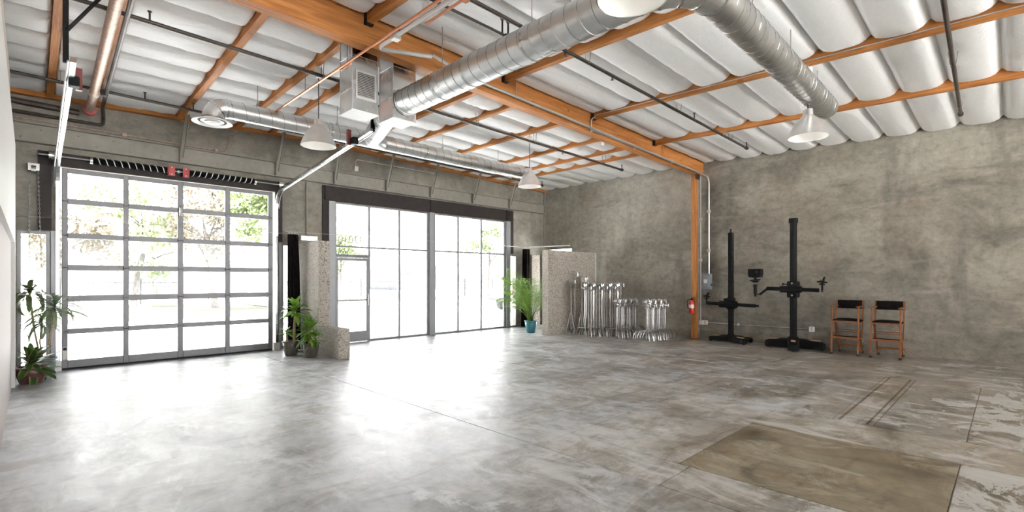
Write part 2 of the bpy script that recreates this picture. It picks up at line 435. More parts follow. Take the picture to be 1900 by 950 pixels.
def hanger(xc, yface, sgn):
    z0 = zs(xc, yface) - .195
    m = MB(); a, b = sorted((yface, yface + sgn * .07))
    m.box((xc - PW - .008, a, z0), (xc - PW - .001, b, z0 + .16)).box((xc + PW + .001, a, z0), (xc + PW + .008, b, z0 + .16)).box((xc - PW - .008, a, z0), (xc + PW + .008, b, z0 + .012))
    m.build('joist_hanger', 'dark_steel', ceiling)
for xc in front_p: purlin(xc, 6.6 if xc == 3.785 else 6.0, 11.5)
for xc in back_p: purlin(xc, -9.2, 5.83); hanger(xc, 5.83, -1)
# ledger board on front wall
MB().loft([[(xx, 11.46, zs(xx, 11.5) - .19), (xx, 11.575, zs(xx, 11.5) - .19), (xx, 11.575, zs(xx, 11.5) + .0), (xx, 11.46, zs(xx, 11.5) + .0)] for xx in (-4.2, 0, 2.5, 5, 13.0)]).build('ledger', 'wood_x', ceiling)

def bag_mesh(seed, nx=22, ny=10):
    """one insulation cover: unit footprint, sags .125 below its seams"""
    m = MB()
    for i in range(nx + 1):
        u = i / nx; u = .5 - .5 * math.cos(math.pi * u) if True else u
        e = min(u, 1 - u); ex = min(1.0, e / .055); endp = .38 + .62 * math.sqrt(max(0, 1 - (1 - ex) ** 2))
        for j in range(ny + 1):
            v = j / ny; q = 2 * v - 1
            prof = (max(0, 1 - abs(q) ** 2.8)) ** .55
            n1 = noise.noise(Vector((u * 7 + seed * 13, v * 3.2, seed)))
            n2 = noise.noise(Vector((u * 26 + seed * 5, v * 7, seed + 3)))
            z = -.145 * prof * endp * (1 + .10 * n1) + .010 * n2 * prof
            m.v.append((u - .5, v - .5 + .02 * n1 * prof, z))
    for i in range(nx):
        for j in range(ny):
            a = i * (ny + 1) + j; m.f.append([a, a + 1, a + ny + 2, a + ny + 1])
    me = bpy.data.meshes.new('insulation_cover'); me.from_pydata(m.v, [], m.f); me.materials.append(M['bag'])
    me.polygons.foreach_set('use_smooth', [True] * len(me.polygons)); me.flip_normals(); me.update(); return me
bags = [bag_mesh(k) for k in range(5)]
rng = random.Random(3)
cz = wloc(ceiling)
def bag(x0, x1, y0, y1):
    o = bpy.data.objects.new('insulation_cover', rng.choice(bags)); COL.objects.link(o); o.parent = ceiling
    xc, yc = (x0 + x1) / 2, (y0 + y1) / 2
    o.location = Vector((xc, yc, zs(xc, yc))) - cz
    sx = (zs(x1, yc) - zs(x0, yc)) / (x1 - x0); sy = (zs(xc, y1) - zs(xc, y0)) / (y1 - y0)
    o.rotation_euler = (math.atan(sy), -math.atan(sx), 0)
    k = rng.uniform(.9, 1.1)
    if y1 - y0 < .45: k *= .75
    o.scale = (x1 - x0, y1 - y0 + .004, k)
fp = front_p + [13.045]; rows = [6.0 + .62 * k for k in range(10)]
for a, b in zip(fp[:-1], fp[1:]):
    for y0, y1 in zip(rows[:-1], rows[1:]): bag(a + PW, b - PW, y0, min(y1, 11.575))
bp = back_p + [13.045]; rowb = [5.83] + [5.49 - .6 * k for k in range(0, 12)]
for a, b in zip(bp[1:-1], bp[2:]):
    for y1, y0 in zip(rowb[:-1], rowb[1:]):
        bag(a + PW, b - PW, y0, y1)

# ---------------------------------------------------------------- steel channel, braces and dark frames on the front wall
sc_ = tag(empty('steel_channel', (6.5, 11.5, 3.88)), 'grey riveted steel channel running along the front wall above the openings', 'steel beam')
MB().box((-4.2, 11.53, 3.888), (12.98, 11.575, 4.19)).build('web', 'steel_paint', sc_)
for z in (3.875, 4.185): MB().box((-4.2, 11.44, z), (12.98, 11.575, z + .014)).build('flange', 'steel_paint', sc_)
bm = None
for k in range(27):
    for z, dx in ((3.96, 0), (4.11, .24)):
        xx = -.1 + k * .48 + dx
        if xx > 12.8: continue
        if bm is None:
            b0 = MB().lathe([(.0001, .010), (.009, .008), (.014, 0)], (0, 0, 0), 6)
            b0.v = [(x_, -z_, y_) for x_, y_, z_ in b0.v]
            bm = MB(); bm.v = [(x_ + xx, y_ + 11.53, z_ + z) for x_, y_, z_ in b0.v]; bm.f = b0.f
            bm = bm.build('bolt', 'bolt', sc_); bx0 = Vector((xx, 0, z))
        else:
            inst(bm, sc_, Vector((xx, 0, z)) - bx0)
for xx, dy, dz in ((2.136, 10.94, 4.70), (3.933, 11.05, 4.77), (5.278, 11.18, 4.82), (6.685, 11.13, 4.80), (8.085, 11.16, 4.77), (9.631, 11.15, 4.76), (11.19, 11.2, 4.70)):
    br = MB().bar((xx, 11.47, 4.0), (xx, dy, dz), .055, .012, (0, 1, 0)).bar((xx + .028, 11.46, 4.0), (xx + .028, dy - .01, dz), .012, .055, (0, 1, 0)).build('brace', 'steel_paint', sc_)
    MB().box((xx - .03, 11.435, 3.89), (xx - .018, 11.53, 4.185)).build('stiffener', 'steel_paint', sc_)

def trim(n, boxes, mat='dark_steel'):
    m = MB()
    for a, b in boxes: m.box(a, b)
    return struct(m.build('trim_%d' % n, mat))
trim(1, [((.10, 11.53, 3.545), (4.07, 11.578, 3.77))])
trim(2, [((.10, 11.53, 2.42), (.27, 11.578, 3.543))])
trim(3, [((3.955, 11.53, 2.42), (4.07, 11.578, 3.543))])
trim(4, [((5.0, 11.53, 3.485), (11.41, 11.578, 3.84))])
trim(5, [((5.0, 11.53, 2.42), (5.135, 11.578, 3.483))])
trim(6, [((11.262, 11.53, 2.42), (11.41, 11.578, 3.483))])
trim(7, [((5.04, 11.48, 3.50), (5.12, 11.529, 3.83))]); trim(8, [((8.10, 11.50, 3.50), (8.22, 11.529, 3.83))]); trim(9, [((11.09, 11.50, 3.50), (11.24, 11.529, 3.83))])
trim(10, [((5.142, 11.50, 0), (5.30, 11.64, 3.475))], 'alu_l'); trim(11, [((8.07, 11.50, 0), (8.25, 11.64, 3.475))], 'alu_l'); trim(12, [((11.08, 11.50, 0), (11.248, 11.64, 3.475))], 'alu_l')
trim(13, [((.262, 11.54, 0), (.352, 11.578, 2.415))], 'alu_l'); trim(14, [((3.99, 11.52, 0), (4.05, 11.578, 2.415))], 'alu_l')

# ---------------------------------------------------------------- glazed roll-up door
door = struct(empty('door_1', (2.15, 11.6, 0)))
stiles = [(.40, .479), (1.246, 1.326), (2.097, 2.187), (2.935, 3.026), (3.789, 3.88)]
rails = [(.03, .162), (.619, .713), (1.19, 1.294), (1.741, 1.834), (2.302, 2.395), (2.904, 2.997), (3.445, 3.53)]
for a, b in stiles: MB().bbox((a, 11.575, .03), (b, 11.635, 3.53), .006).build('stile', 'alu', door)
for z0, z1 in rails:
    for (a0, a1), (b0, b1) in zip(stiles[:-1], stiles[1:]):
        MB().bbox((a1 + .001, 11.582, z0), (b0 - .001, 11.63, z1), .005).build('rail', 'alu', door)
for (za, z0), (z1, zb) in zip(rails[:-1], rails[1:]):
    for (xa, x0), (x1, xb) in zip(stiles[:-1], stiles[1:]):
        MB().box((x0 + .001, 11.603, z0 + .001), (x1 - .001, 11.609, z1 - .001)).build('pane', 'glass', door)
MB().box((.40, 11.585, .002), (3.88, 11.625, .029)).build('bottom_seal', 'rubber', door)
hp = None
for a, b in stiles:
    for z0, z1 in rails[1:-1]:
        c = ((a + b) / 2, 11.57, (z0 + z1) / 2)
        if hp is None:
            hp = MB().box((c[0] - .022, 11.566, c[2] - .06), (c[0] + .022, 11.5745, c[2] + .06)).tube([(c[0] - .04, 11.562, c[2]), (c[0] + .04, 11.562, c[2])], .012, 6).build('hinge', 'alu', door); hc = Vector(c)
        else: inst(hp, door, Vector(c) - hc)
MB().tube([(2.14, 11.56, 3.05), (2.15, 11.545, 2.93), (2.14, 11.545, 2.84), (2.13, 11.56, 2.80)], .014, 6).box((2.115, 11.55, 2.84), (2.165, 11.574, 3.0)).build('lock_handle', 'galv_flat', door)
MB().box((.41, 11.5725, .18), (.47, 11.5745, .40)).build('sticker', 'paper', door)
MB().box((.415, 11.5715, .34), (.465, 11.5723, .39)).build('sticker_print', 'ink', door)
for xx in (.345, 3.945):
    s = 1 if xx < 2 else -1
    pts = [(xx, 11.53, .16), (xx, 11.53, 3.2)]
    for k in range(1, 8):
        a = k / 7 * R(84); pts.append((xx, 11.53 - .38 * (1 - math.cos(a)), 3.2 + .38 * math.sin(a)))
    pts += [(xx, 7.25, 4.0)]
    tk = MB().tube(pts, .036, 4, sq=True).build('door_track', 'galv_flat', door)
    MB().tube([(p[0] - s * .045, p[1] - .025, p[2] - .03) for p in pts[1:]], .011, 6).build('track_lip', 'galv', tk)
    MB().box((xx - .05, 11.47, 0), (xx + .05, 11.575, .17)).build('track_foot', 'plate', door)
    hb = MB().bar((xx - s * .06, 7.32, 3.98), (xx - s * .06, 7.32, zs(xx, 7.3) - .02), .05, .05).build('track_hanger', 'black', door)
    MB().bar((xx - s * .06, 7.32, 4.32), (xx - s * .06 + .45, 7.0, zs(xx, 7) - .1), .045, .01).build('diagonal_brace', 'black', hb)
    MB().box((xx + s * .05, 7.85, 3.86), (xx + s * .11, 7.91, 4.12)).build('bumper_bracket', 'dark_red', door)
    MB().bbox((xx + s * .03 - .05, 7.72, 3.86), (xx + s * .03 + .05, 7.84, 3.98), .01).build('bumper', 'black', door)
MB().tube([(.10, 11.40, 3.685), (4.02, 11.40, 3.685)], .013, 8).build('torsion_shaft', 'galv', door)
for a, b, sg in ((.80, 1.90, 1), (2.25, 3.45, -1)):
    L = b - a; n = int(L / .016); pts = []
    sp = MB(); rings = []
    for k in range(n * 2 + 1):
        r = .052 + (.004 if k % 2 else -.004); xx = a + L * k / (n * 2)
        rings.append([(xx, 11.40 + r * math.cos(t * math.pi / 6), 3.685 + r * math.sin(t * math.pi / 6)) for t in range(12)])
    spr = sp.loft(rings).build('torsion_spring', 'black', door, True)
    st = MB(); nn = 10 if sg > 0 else 11; rings = []
    for k in range(nn * 24 + 1):
        t = k / 24; an = sg * t * 2 * math.pi; xx = a + .02 + (L - .05) * t / nn
        rings.append([(xx + d, 11.40 + .0585 * math.cos(an), 3.685 + .0585 * math.sin(an)) for d in (0, .016)])
    st.loft(rings, False, False).build('paint_stripe', 'stripe', spr)
    for xx in (a - .02, b + .01): MB().tube([(xx - .02, 11.40, 3.685), (xx + .02, 11.40, 3.685)], .06, 12).build('spring_cone', 'galv_flat' if (xx < 1 or xx > 3) else 'redbr', spr)
for xx in (1.96, 2.19):
    pl = MB().box((xx - .05, 11.36, 3.60), (xx + .05, 11.53, 3.612)).box((xx - .05, 11.35, 3.585), (xx + .05, 11.362, 3.77)).build('spring_bracket', 'redbr', door)
    for z in (3.61, 3.745): MB().tube([(xx, 11.352, z), (xx, 11.340, z)], .013, 6).build('bolt', 'stripe', pl)
MB().tube([(2.05, 11.40, 3.685), (2.10, 11.40, 3.685)], .035, 10).build('shaft_coupler', 'galv_flat', door)
for xx in (.28, 3.99): MB().tube([(xx - .05, 11.40, 3.685), (xx + .05, 11.40, 3.685)], [.075, .075], 16).build('cable_drum', 'galv_flat', door)
# hand chain
ch = tag(empty('hoist_chain', (.05, 11.45, 1.6)), 'steel hoist chain hanging beside the left edge of the roll-up door', 'chain')
MB().tube([(.02, 11.45, 3.42), (.08, 11.45, 3.42)], .07, 12).box((-.02, 11.43, 3.40), (.12, 11.575, 3.52)).build('chain_wheel', 'galv_flat', ch)
lk = None
for side, xx in ((0, .005), (1, .105)):
    n = 44
    for k in range(n):
        z = 3.40 - k * .037
        xo = xx + (.04 * k / n if side else -.01 * k / n)
        if lk is None:
            lk = MB(); lk.tube([(0, .009 * math.cos(t * math.pi / 3), .022 * math.sin(t * math.pi / 3)) for t in range(7)], .0045, 5)
            lk.v = [(a_ + xo, b_ + 11.45, c_ + z) for a_, b_, c_ in lk.v]; lk = lk.build('link', 'galv', ch); l0 = Vector((xo, 11.45, z)); base = wloc(ch)
            lk.data.transform(Matrix.Translation(base - l0)); lk.location = l0 - base
        else: inst(lk, ch, Vector((xo, 11.45, z)) - base, (0, 0, R(90) * (k % 2)))

# ---------------------------------------------------------------- storefront, glass door, sidelights
def frame_bar(x0, x1, z0, z1, par, name='frame_bar', y0=11.575, y1=11.64, mat='alu_m'): return MB().box((x0, y0, z0), (x1, y1, z1)).build(name, mat, par)
def pane(x0, x1, z0, z1, par, y=11.606): return MB().box((x0 + .001, y, z0 + .001), (x1 - .001, y + .008, z1 - .001)).build('pane', 'glass', par)
sf = struct(empty('window_1', (8.2, 11.6, 0)))
W = .028
for bays in (([5.30, 6.234, 7.123, 8.07], True), ([8.25, 9.132, 10.048, 11.08], False)):
    xs, dr = bays
    for i, xx in enumerate(xs):
        a, b = (xx, xx + 2 * W) if i == 0 else (xx - 2 * W, xx) if i == 3 else (xx - W, xx + W)
        frame_bar(a, b, 0, 3.475, sf, 'mullion')
    for i in range(3):
        a = xs[i] + (2 * W if i == 0 else W); b = xs[i + 1] - (2 * W if i == 2 else W)
        frame_bar(a, b, 3.435, 3.475, sf, 'head'); frame_bar(a, b, 2.37, 2.415, sf, 'transom')
        pane(a, b, 2.415, 3.435, sf)
        if dr and i == 0:
            frame_bar(a, b, 2.12, 2.205, sf, 'door_head', 11.56, 11.64); pane(a, b, 2.205, 2.37, sf)
        else:
            frame_bar(a, b, 0, .05, sf, 'sill'); pane(a, b, .05, 2.37, sf)
d2 = struct(empty('door_2', (5.77, 11.6, 0)))
for a, b in ((5.348, 5.40), (6.155, 6.208)): frame_bar(a, b, .012, 2.115, d2, 'stile', 11.57, 11.625)
frame_bar(5.401, 6.154, 2.045, 2.115, d2, 'rail', 11.57, 11.625); frame_bar(5.401, 6.154, 1.04, 1.075, d2, 'rail', 11.56, 11.625); frame_bar(5.401, 6.154, .012, .27, d2, 'kick_plate', 11.57, 11.625)
pane(5.401, 6.154, 1.075, 2.045, d2); pane(5.401, 6.154, .27, 1.04, d2)
MB().tube([(6.18, 11.565, .92), (6.18, 11.53, .92), (6.18, 11.53, 1.2), (6.18, 11.565, 1.2)], .012, 8).build('pull_handle', 'galv', d2)
def sidelight(n, x0, x1):
    s_ = struct(empty('window_%d' % n, ((x0 + x1) / 2, 11.6, 0)))
    frame_bar(x0, x0 + .05, 0, 2.4, s_, 'jamb'); frame_bar(x1 - .05, x1, 0, 2.4, s_, 'jamb')
    frame_bar(x0 + .05, x1 - .05, 2.35, 2.4, s_, 'head'); frame_bar(x0 + .05, x1 - .05, 0, .05, s_, 'sill'); pane(x0 + .05, x1 - .05, .05, 2.35, s_)
sidelight(2, -.15, .25); sidelight(3, 4.06, 4.95); sidelight(4, 11.27, 11.62)
w5 = struct(empty('window_5', (13.1, 10.86, 0)))
for a, b in ((10.3, 10.35), (11.37, 11.42)): MB().box((13.0, a, 0), (13.07, b, 2.68)).build('jamb', 'alu', w5)
MB().box((13.0, 10.35, 2.62), (13.07, 11.37, 2.68)).build('head', 'alu', w5); MB().box((13.03, 10.351, 0), (13.038, 11.369, 2.619)).build('pane', 'glass', w5)

def text(body, size, loc, rot, mat, parent, name, depth=.0005):
    cu = bpy.data.curves.new(name, 'FONT'); cu.body = body; cu.size = size; cu.extrude = depth; cu.align_x = 'CENTER'; cu.align_y = 'CENTER'
    t = bpy.data.objects.new(name, cu); COL.objects.link(t)
    dg = bpy.context.evaluated_depsgraph_get(); me = bpy.data.meshes.new_from_object(t.evaluated_get(dg))
    bpy.data.objects.remove(t); o = bpy.data.objects.new(name, me); COL.objects.link(o)
    me.materials.clear(); me.materials.append(M[mat]); o.rotation_euler = rot
    o.parent = parent; o.location = Vector(loc) - wloc(parent); return o
text('THIS DOOR TO REMAIN UNLOCKED DURING BUSINESS HOURS', .030, (5.76, 11.557, 2.165), (R(90), 0, 0), 'ink', sf, 'door_header_lettering')
text('42010', .28, (5.76, 11.621, 2.57), (R(90), 0, R(180)), 'paper', sf, 'address_lettering')

# ---------------------------------------------------------------- exposed-aggregate fin walls
fl = tag(empty('aggregate_fin_wall', (4.45, 10.4, 0)), 'speckled aggregate fin wall with a low step, beside two dark potted plants', 'screen wall')
MB().bbox((4.33, 10.19, 0), (4.57, 11.45, 2.40), .008).build('tall_slab', 'agg', fl)
MB().bbox((4.33, 9.27, 0), (4.57, 10.188, .60), .008).build('low_slab', 'agg', fl)
fr = tag(empty('aggregate_screen', (11.5, 9.25, 0)), 'wide speckled aggregate screen wall behind the steel stands', 'screen wall')
MB().bbox((10.41, 9.13, 0), (12.66, 9.36, 2.41), .008).build('slab', 'agg', fr)
MB().bbox((12.662, 9.14, 0), (12.71, 9.2, 2.41), .004).build('edge_post', 'plate', fr)
tag(MB().bbox((11.95, 11.2, 0), (12.35, 11.42, 2.40), .008).build('aggregate_pier', 'agg'), 'narrow speckled aggregate pier behind the potted palm', 'pier')

# ---------------------------------------------------------------- wooden post, wall fixtures
post = tag(empty('wooden_post', (12.7, 5.95, 0)), 'orange timber post under the main beam at the right wall', 'post')
MB().bbox((12.62, 5.87, 0), (12.78, 6.0, 4.375), .006).build('timber', 'wood_z', post)
MB().box((12.60, 5.85, 4.25), (12.80, 5.868, 4.42)).build('cap_plate', 'dark_steel', post)
for z in (3.4, 3.05, 1.9, 1.2): MB().tube([(12.62, 5.935, z), (12.612, 5.935, z)], .018, 8).build('bolt', 'bolt', post)

ds = tag(empty('disconnect_switch', (12.93, 5.71, 1.31)), 'grey electrical disconnect box with white label on right wall', 'switch box')
MB().bbox((12.87, 5.585, 1.31), (13.0, 5.835, 1.73), .008).build('housing', 'grey_box', ds)
MB().bbox((12.835, 5.63, 1.36), (12.869, 5.765, 1.68), .006).build('cover', 'grey_box', ds)
MB().box((12.832, 5.65, 1.48), (12.8345, 5.745, 1.58)).build('label_plate', 'paper', ds)
MB().tube([(12.90, 5.583, 1.42), (12.90, 5.55, 1.42), (12.86, 5.55, 1.46)], .01, 6).build('lever', 'black', ds)

def conduit(name, pts, r, label, mat='conduit', clips=(), cat='conduit'):
    root = tag(empty(name, pts[0]), label, cat)
    out = [Vector(pts[0])]
    for k in range(1, len(pts) - 1):
        p, q, s = Vector(pts[k - 1]), Vector(pts[k]), Vector(pts[k + 1])
        a = (p - q).normalized(); b = (s - q).normalized(); rr = min(.16, (p - q).length * .45, (s - q).length * .45)
        if a.dot(b) < -.98: out.append(q); continue
        for t in range(7):
            t /= 6; out.append((q + a * rr) * (1 - t) ** 2 + q * 2 * t * (1 - t) + (q + b * rr) * t ** 2)
    out.append(Vector(pts[-1]))
    MB().tube(out, r, 8).build('tubing', mat, root, True)
    for c in clips: MB().bbox(tuple(a - .02 - r for a in c), tuple(a + .02 + r for a in c), .006).build('clip', mat, root)
    return root
conduit('electrical_conduit', [(3.85, 5.45, 4.60), (4.9, 5.74, 4.63), (12.2, 5.74, 4.40), (12.93, 5.69, 4.33), (12.955, 5.66, 4.2), (12.955, 5.66, 1.73)], .022,
        'galvanised conduit along the main beam and down to the grey switch box', clips=[(12.955, 5.66, 3.4), (12.955, 5.66, 2.35)])
conduit('thin_conduit', [(7.90, 5.70, 4.775), (7.90, 5.80, 4.74), (7.90, 5.80, 4.56)], .012, 'short grey conduit drop with box at the second hanging purlin', clips=[(7.90, 5.785, 4.52)])
conduit('purlin_conduit', [(7.915, 5.7, 4.80), (7.915, 2.6, 4.715), (7.915, -3.0, 4.57)], .008, 'thin steel conduit clipped along the purlin carrying the right pendant', clips=())
conduit('post_conduit', [(12.86, 5.84, 4.4), (12.86, 5.84, .45)], .016, 'vertical grey conduit beside the orange timber post', clips=[(12.86, 5.84, 3.2), (12.86, 5.84, 2.1)])
conduit('low_wall_conduit', [(12.975, 5.80, .425), (12.975, 3.27, .418)], .010, 'thin low conduit between two white outlets on right wall', clips=[(12.975, 4.9, .425)])
conduit('beam_low_conduit', [(7.95, 5.80, 4.53), (12.5, 5.80, 4.42)], .012, 'lower thin conduit fixed along the right half of main beam', clips=[(9.5, 5.80, 4.49), (11.2, 5.80, 4.45)])
conduit('front_wall_conduit', [(5.85, 11.56, 4.42), (5.85, 11.56, 4.60), (8.2, 11.45, 4.58)], .012, 'thin white conduit below the ledger with a white junction box', clips=())
jb = tag(MB().bbox((5.80, 11.50, 4.30), (5.90, 11.578, 4.42), .006).build('junction_box', 'plate'), 'white junction box high on the front wall above the storefront door', 'junction box')
for i, (y, lab) in enumerate(((5.757, 'white outlet box on right wall next to the timber post'), (3.241, 'white outlet box on right wall right of the tall camera stand'), (5.99, 'white outlet box on the side of the timber post'))):
    xx = 13.0 if i < 2 else 12.93
    ob = tag(empty('outlet_box', (xx - .03, y, .37)), lab, 'outlet')
    yy = y if i < 2 else 5.84; MB().bbox((xx - .055, yy - .055, .36), (xx, yy + .055, .48), .008).build('box', 'plate', ob)
    if i < 2:
        for z in (.395, .44): MB().box((xx - .057, yy - .02, z), (xx - .0555, yy + .02, z + .022)).build('socket', 'grey_box', ob)

fe = tag(empty('fire_extinguisher', (12.53, 5.94, .68)), 'red fire extinguisher with black hose hung on the timber post', 'fire extinguisher')
c = (12.53, 5.94, .68)
MB().lathe([(.001, 0), (.06, .005), (.068, .03), (.068, .27), (.055, .31), (.025, .335), (.022, .35)], c, 18).build('cylinder', 'red', fe, True)
MB().lathe([(.0685, .14), (.0685, .23)], c, 18).build('label_band', 'paper', fe, True)
MB().bbox((12.505, 5.92, 1.03), (12.555, 5.96, 1.075), .006).bar((12.53, 5.95, 1.085), (12.50, 5.83, 1.10), .02, .012).bar((12.53, 5.93, 1.06), (12.51, 5.84, 1.055), .018, .01).build('valve_handle', 'black', fe)
MB().tube([(12.52, 5.97, 1.055), (12.50, 6.03, 1.04), (12.50, 6.045, .95), (12.505, 6.03, .82), (12.51, 6.01, .80)], .011, 8).build('hose', 'rubber', fe, True)
MB().box((12.598, 5.90, .74), (12.618, 5.98, 1.0)).build('wall_bracket', 'dark_steel', fe)

# ---------------------------------------------------------------- ducts
def duct_run(parent, p, q, r, name='duct_run', pitch=.16, n=28):
    d = MB().tube([p, q], r, n, cap=False).build(name, 'galv', parent, True)
    P, Q = Vector(p), Vector(q); L = (Q - P).length; ax = (Q - P).normalized()
    u = Vector((0, 0, 1)); u = (u - ax * u.dot(ax)).normalized(); v = ax.cross(u)
    pts = []; turns = L / pitch; m = int(turns * 18)
    for k in range(m + 1):
        t = k / m; a = t * turns * 2 * math.pi
        pts.append(P + ax * (L * t) + (u * math.cos(a) + v * math.sin(a)) * (r + .001))
    MB().tube(pts, .0045, 4).build('spiral_seam', 'seam', d)
    return d
def arc(c, a, b, R_, n, deg=90):
    """points from c+a*R towards c+b*R"""
    c, a, b = Vector(c), Vector(a), Vector(b)
    return [c + a * R_ * math.cos(R(deg) * k / n) + b * R_ * math.sin(R(deg) * k / n) for k in range(n + 1)]
def collar(parent, p, ax, r, name='collar'):
    p = Vector(p); ax = Vector(ax).normalized()
    return MB().tube([p - ax * .012, p + ax * .012], r + .006, 28).build(name, 'galv_flat', parent, True)

# main spiral duct: plenum -> towards the camera -> elbow -> along X to the right bay
md = tag(empty('spiral_duct', (3.84, 3.0, 4.1)), 'large spiral duct crossing under the main beam and turning towards the right wall', 'duct')
duct_run(md, (3.84, 6.09, 4.115), (3.84, 2.30, 4.115), .185)
el = MB().tube(arc((4.29, 2.30, 4.115), (-1, 0, 0), (0, -1, 0), .45, 8), .185, 28, cap=False).build('elbow', 'galv', md, False)
for k in (0, 2, 4, 6, 8):
    a = R(90) * k / 8; cpt = Vector((4.29 - .45 * math.cos(a), 2.30 - .45 * math.sin(a), 4.115))
    collar(el, cpt, (math.sin(a), -math.cos(a), 0), .184, 'elbow_seam')
duct_run(md, (4.29, 1.85, 4.115), (9.0, 2.05, 4.30), .165)
collar(md, (3.84, 4.6, 4.115), (0, 1, 0), .186); collar(md, (6.6, 1.95, 4.206), (1, 0, .03), .166)
MB().tube([(9.0, 2.05, 4.30), (9.02, 2.05, 4.30)], .164, 24).build('end_cap', 'galv_flat', md)
for yy in (5.2, 3.6):
    hz = zs(3.84, yy) - .12
    MB().tube([(3.84, yy, 4.30), (3.84, yy, hz)], .005, 6).build('hanger_rod', 'bolt', md); collar(md, (3.84, yy, 4.115), (0, 1, 0), .188, 'strap')
for xx in (5.4, 6.9, 8.4):
    yy = 1.85 + .2 * (xx - 4.29) / 4.71; zz = 4.115 + .185 * (xx - 4.29) / 4.71
    MB().tube([(xx, yy, zz + .16), (xx, yy, zs(xx, yy) - .1)], .005, 6).build('hanger_rod', 'bolt', md)

# cross duct near the front wall with round diffuser
cd = tag(empty('cross_duct', (5.5, 8.93, 4.35)), 'long spiral duct parallel to the front wall with round diffuser at left', 'duct')
duct_run(cd, (2.28, 8.93, 4.35), (9.35, 8.93, 4.35), .15, pitch=.2)
e2 = MB().tube(arc((2.28, 8.93, 4.15), (0, 0, 1), (-1, 0, 0), .2, 6), .15, 28, cap=False).build('elbow', 'galv', cd, False)
for k in (0, 3, 6):
    a = R(90) * k / 6; collar(e2, (2.28 - .2 * math.sin(a), 8.93, 4.15 + .2 * math.cos(a)), (-math.cos(a), 0, -math.sin(a)), .150, 'elbow_seam')
dz = tag(empty('dummy', (0, 0, 0))) if False else None
dif = MB().lathe([(.15, .02), (.16, .0), (.275, -.035), (.285, -.05), (.275, -.055), (.205, -.03)], (2.08, 8.93, 4.13), 32).build('diffuser', 'white', cd, True)
for r0, z in ((.155, -.06), (.105, -.085), (.06, -.10)):
    MB().lathe([(r0, .012), (r0 + .012, 0), (r0 - .055, -.012), (r0 - .06, 0)], (2.08, 8.93, 4.13 + z + .03), 32).build('diffuser_ring', 'white', dif, True)
MB().lathe([(.001, -.005), (.205, 0)], (2.08, 8.93, 4.105), 24).build('diffuser_throat', 'void', dif)
collar(cd, (4.0, 8.93, 4.35), (1, 0, 0), .152); collar(cd, (6.1, 8.93, 4.35), (1, 0, 0), .152)
duct_run(cd, (3.86, 6.49, 4.12), (4.72, 8.60, 4.33), .175, 'branch_duct')
MB().tube([(4.72, 8.60, 4.33), (4.80, 8.78, 4.345), (5.05, 8.92, 4.35)], [.175, .172, .155], 28, cap=False).build('wye', 'galv', cd, True)
for xx in (2.75, 4.15, 6.6, 8.3):
    MB().tube([(xx, 8.93, 4.49), (xx, 8.93, zs(xx, 8.93) - .1)], .005, 6).build('hanger_rod', 'bolt', cd); MB().bbox((xx - .02, 8.91, 4.49), (xx + .02, 8.95, 4.55), .004).build('hanger_clamp', 'galv_flat', cd)
def plenum(name, x0, x1, y0, y1, z0, label):
    p = tag(empty(name, ((x0 + x1) / 2, (y0 + y1) / 2, z0)), label, 'plenum')
    zt = zs(x0, y0) + .05
    MB().box((x0, y0, z0), (x1, y1, zt)).build('sheet_metal_box', 'galv_flat', p)
    for z in (z0 + .28, z0 + .72): MB().box((x0 - .003, y0 - .003, z), (x1 + .003, y1 + .003, z + .008)).build('joint', 'galv', p)
    for (a, b) in ((x0, y0), (x1, y0), (x0, y1)): MB().box((a - .005, b - .005, z0 - .006), (a + .005, b + .005, zt)).build('corner_fold', 'galv', p)
    MB().box((x0 - .012, y0 - .012, z0 - .012), (x1 + .012, y1 + .012, z0)).build('bottom_flange', 'white', p)
    return p
p1 = plenum('return_plenum', 3.04, 3.41, 6.1, 6.45, 3.84, 'tall sheet metal plenum with louvred return grille behind the main beam')
gf = MB().box((3.085, 6.088, 4.0), (3.385, 6.0985, 4.03)).box((3.085, 6.088, 4.345), (3.385, 6.0985, 4.375)).box((3.085, 6.088, 4.03), (3.11, 6.0985, 4.345)).box((3.36, 6.088, 4.03), (3.385, 6.0985, 4.345)).build('grille_frame', 'grille', p1)
MB().box((3.11, 6.0965, 4.03), (3.36, 6.0985, 4.345)).build('grille_opening', 'void', gf)
for k in range(14):
    z = 4.04 + k * .0222; MB().bar((3.111, 6.091, z), (3.359, 6.091, z), .004, .014, (0, .5, .8)).build('louvre', 'grille', gf)
p2 = plenum('supply_plenum', 3.65, 4.02, 6.1, 6.47, 3.872, 'tall sheet metal plenum feeding the large spiral duct')

# ---------------------------------------------------------------- pipes
def sprinkler(name, p, q, r, label, heads=(), hangers=()):
    root = tag(empty(name, p), label, 'sprinkler pipe')
    MB().tube([p, q], r, 10).build('pipe', 'pipe', root, True)
    P, Q = Vector(p), Vector(q)
    MB().tube([Q - (Q - P).normalized() * .05, Q + (Q - P).normalized() * .03], r + .012, 10).build('end_fitting', 'pipe', root)
    for t, up in heads:
        c = P.lerp(Q, t); d = .12 * up
        MB().tube([c, c + Vector((0, 0, d))], .012, 6).tube([c + Vector((0, 0, d * .95)), c + Vector((0, 0, d * 1.08))], [.014, .028], 8).build('sprinkler_head', 'pipe', root)
    for t in hangers:
        c = P.lerp(Q, t); zt = zs(c.x, c.y) - .12
        MB().tube([c + Vector((0, .03, .0)), c + Vector((0, .0, -r - .006)), c + Vector((0, -.03, 0))], .005, 5).tube([c + Vector((0, .03, 0)), (c.x, c.y + .05, zt)], .005, 5).tube([c + Vector((0, -.03, 0)), (c.x, c.y - .05, zt)], .005, 5).build('hanger', 'bolt', root)
    return root
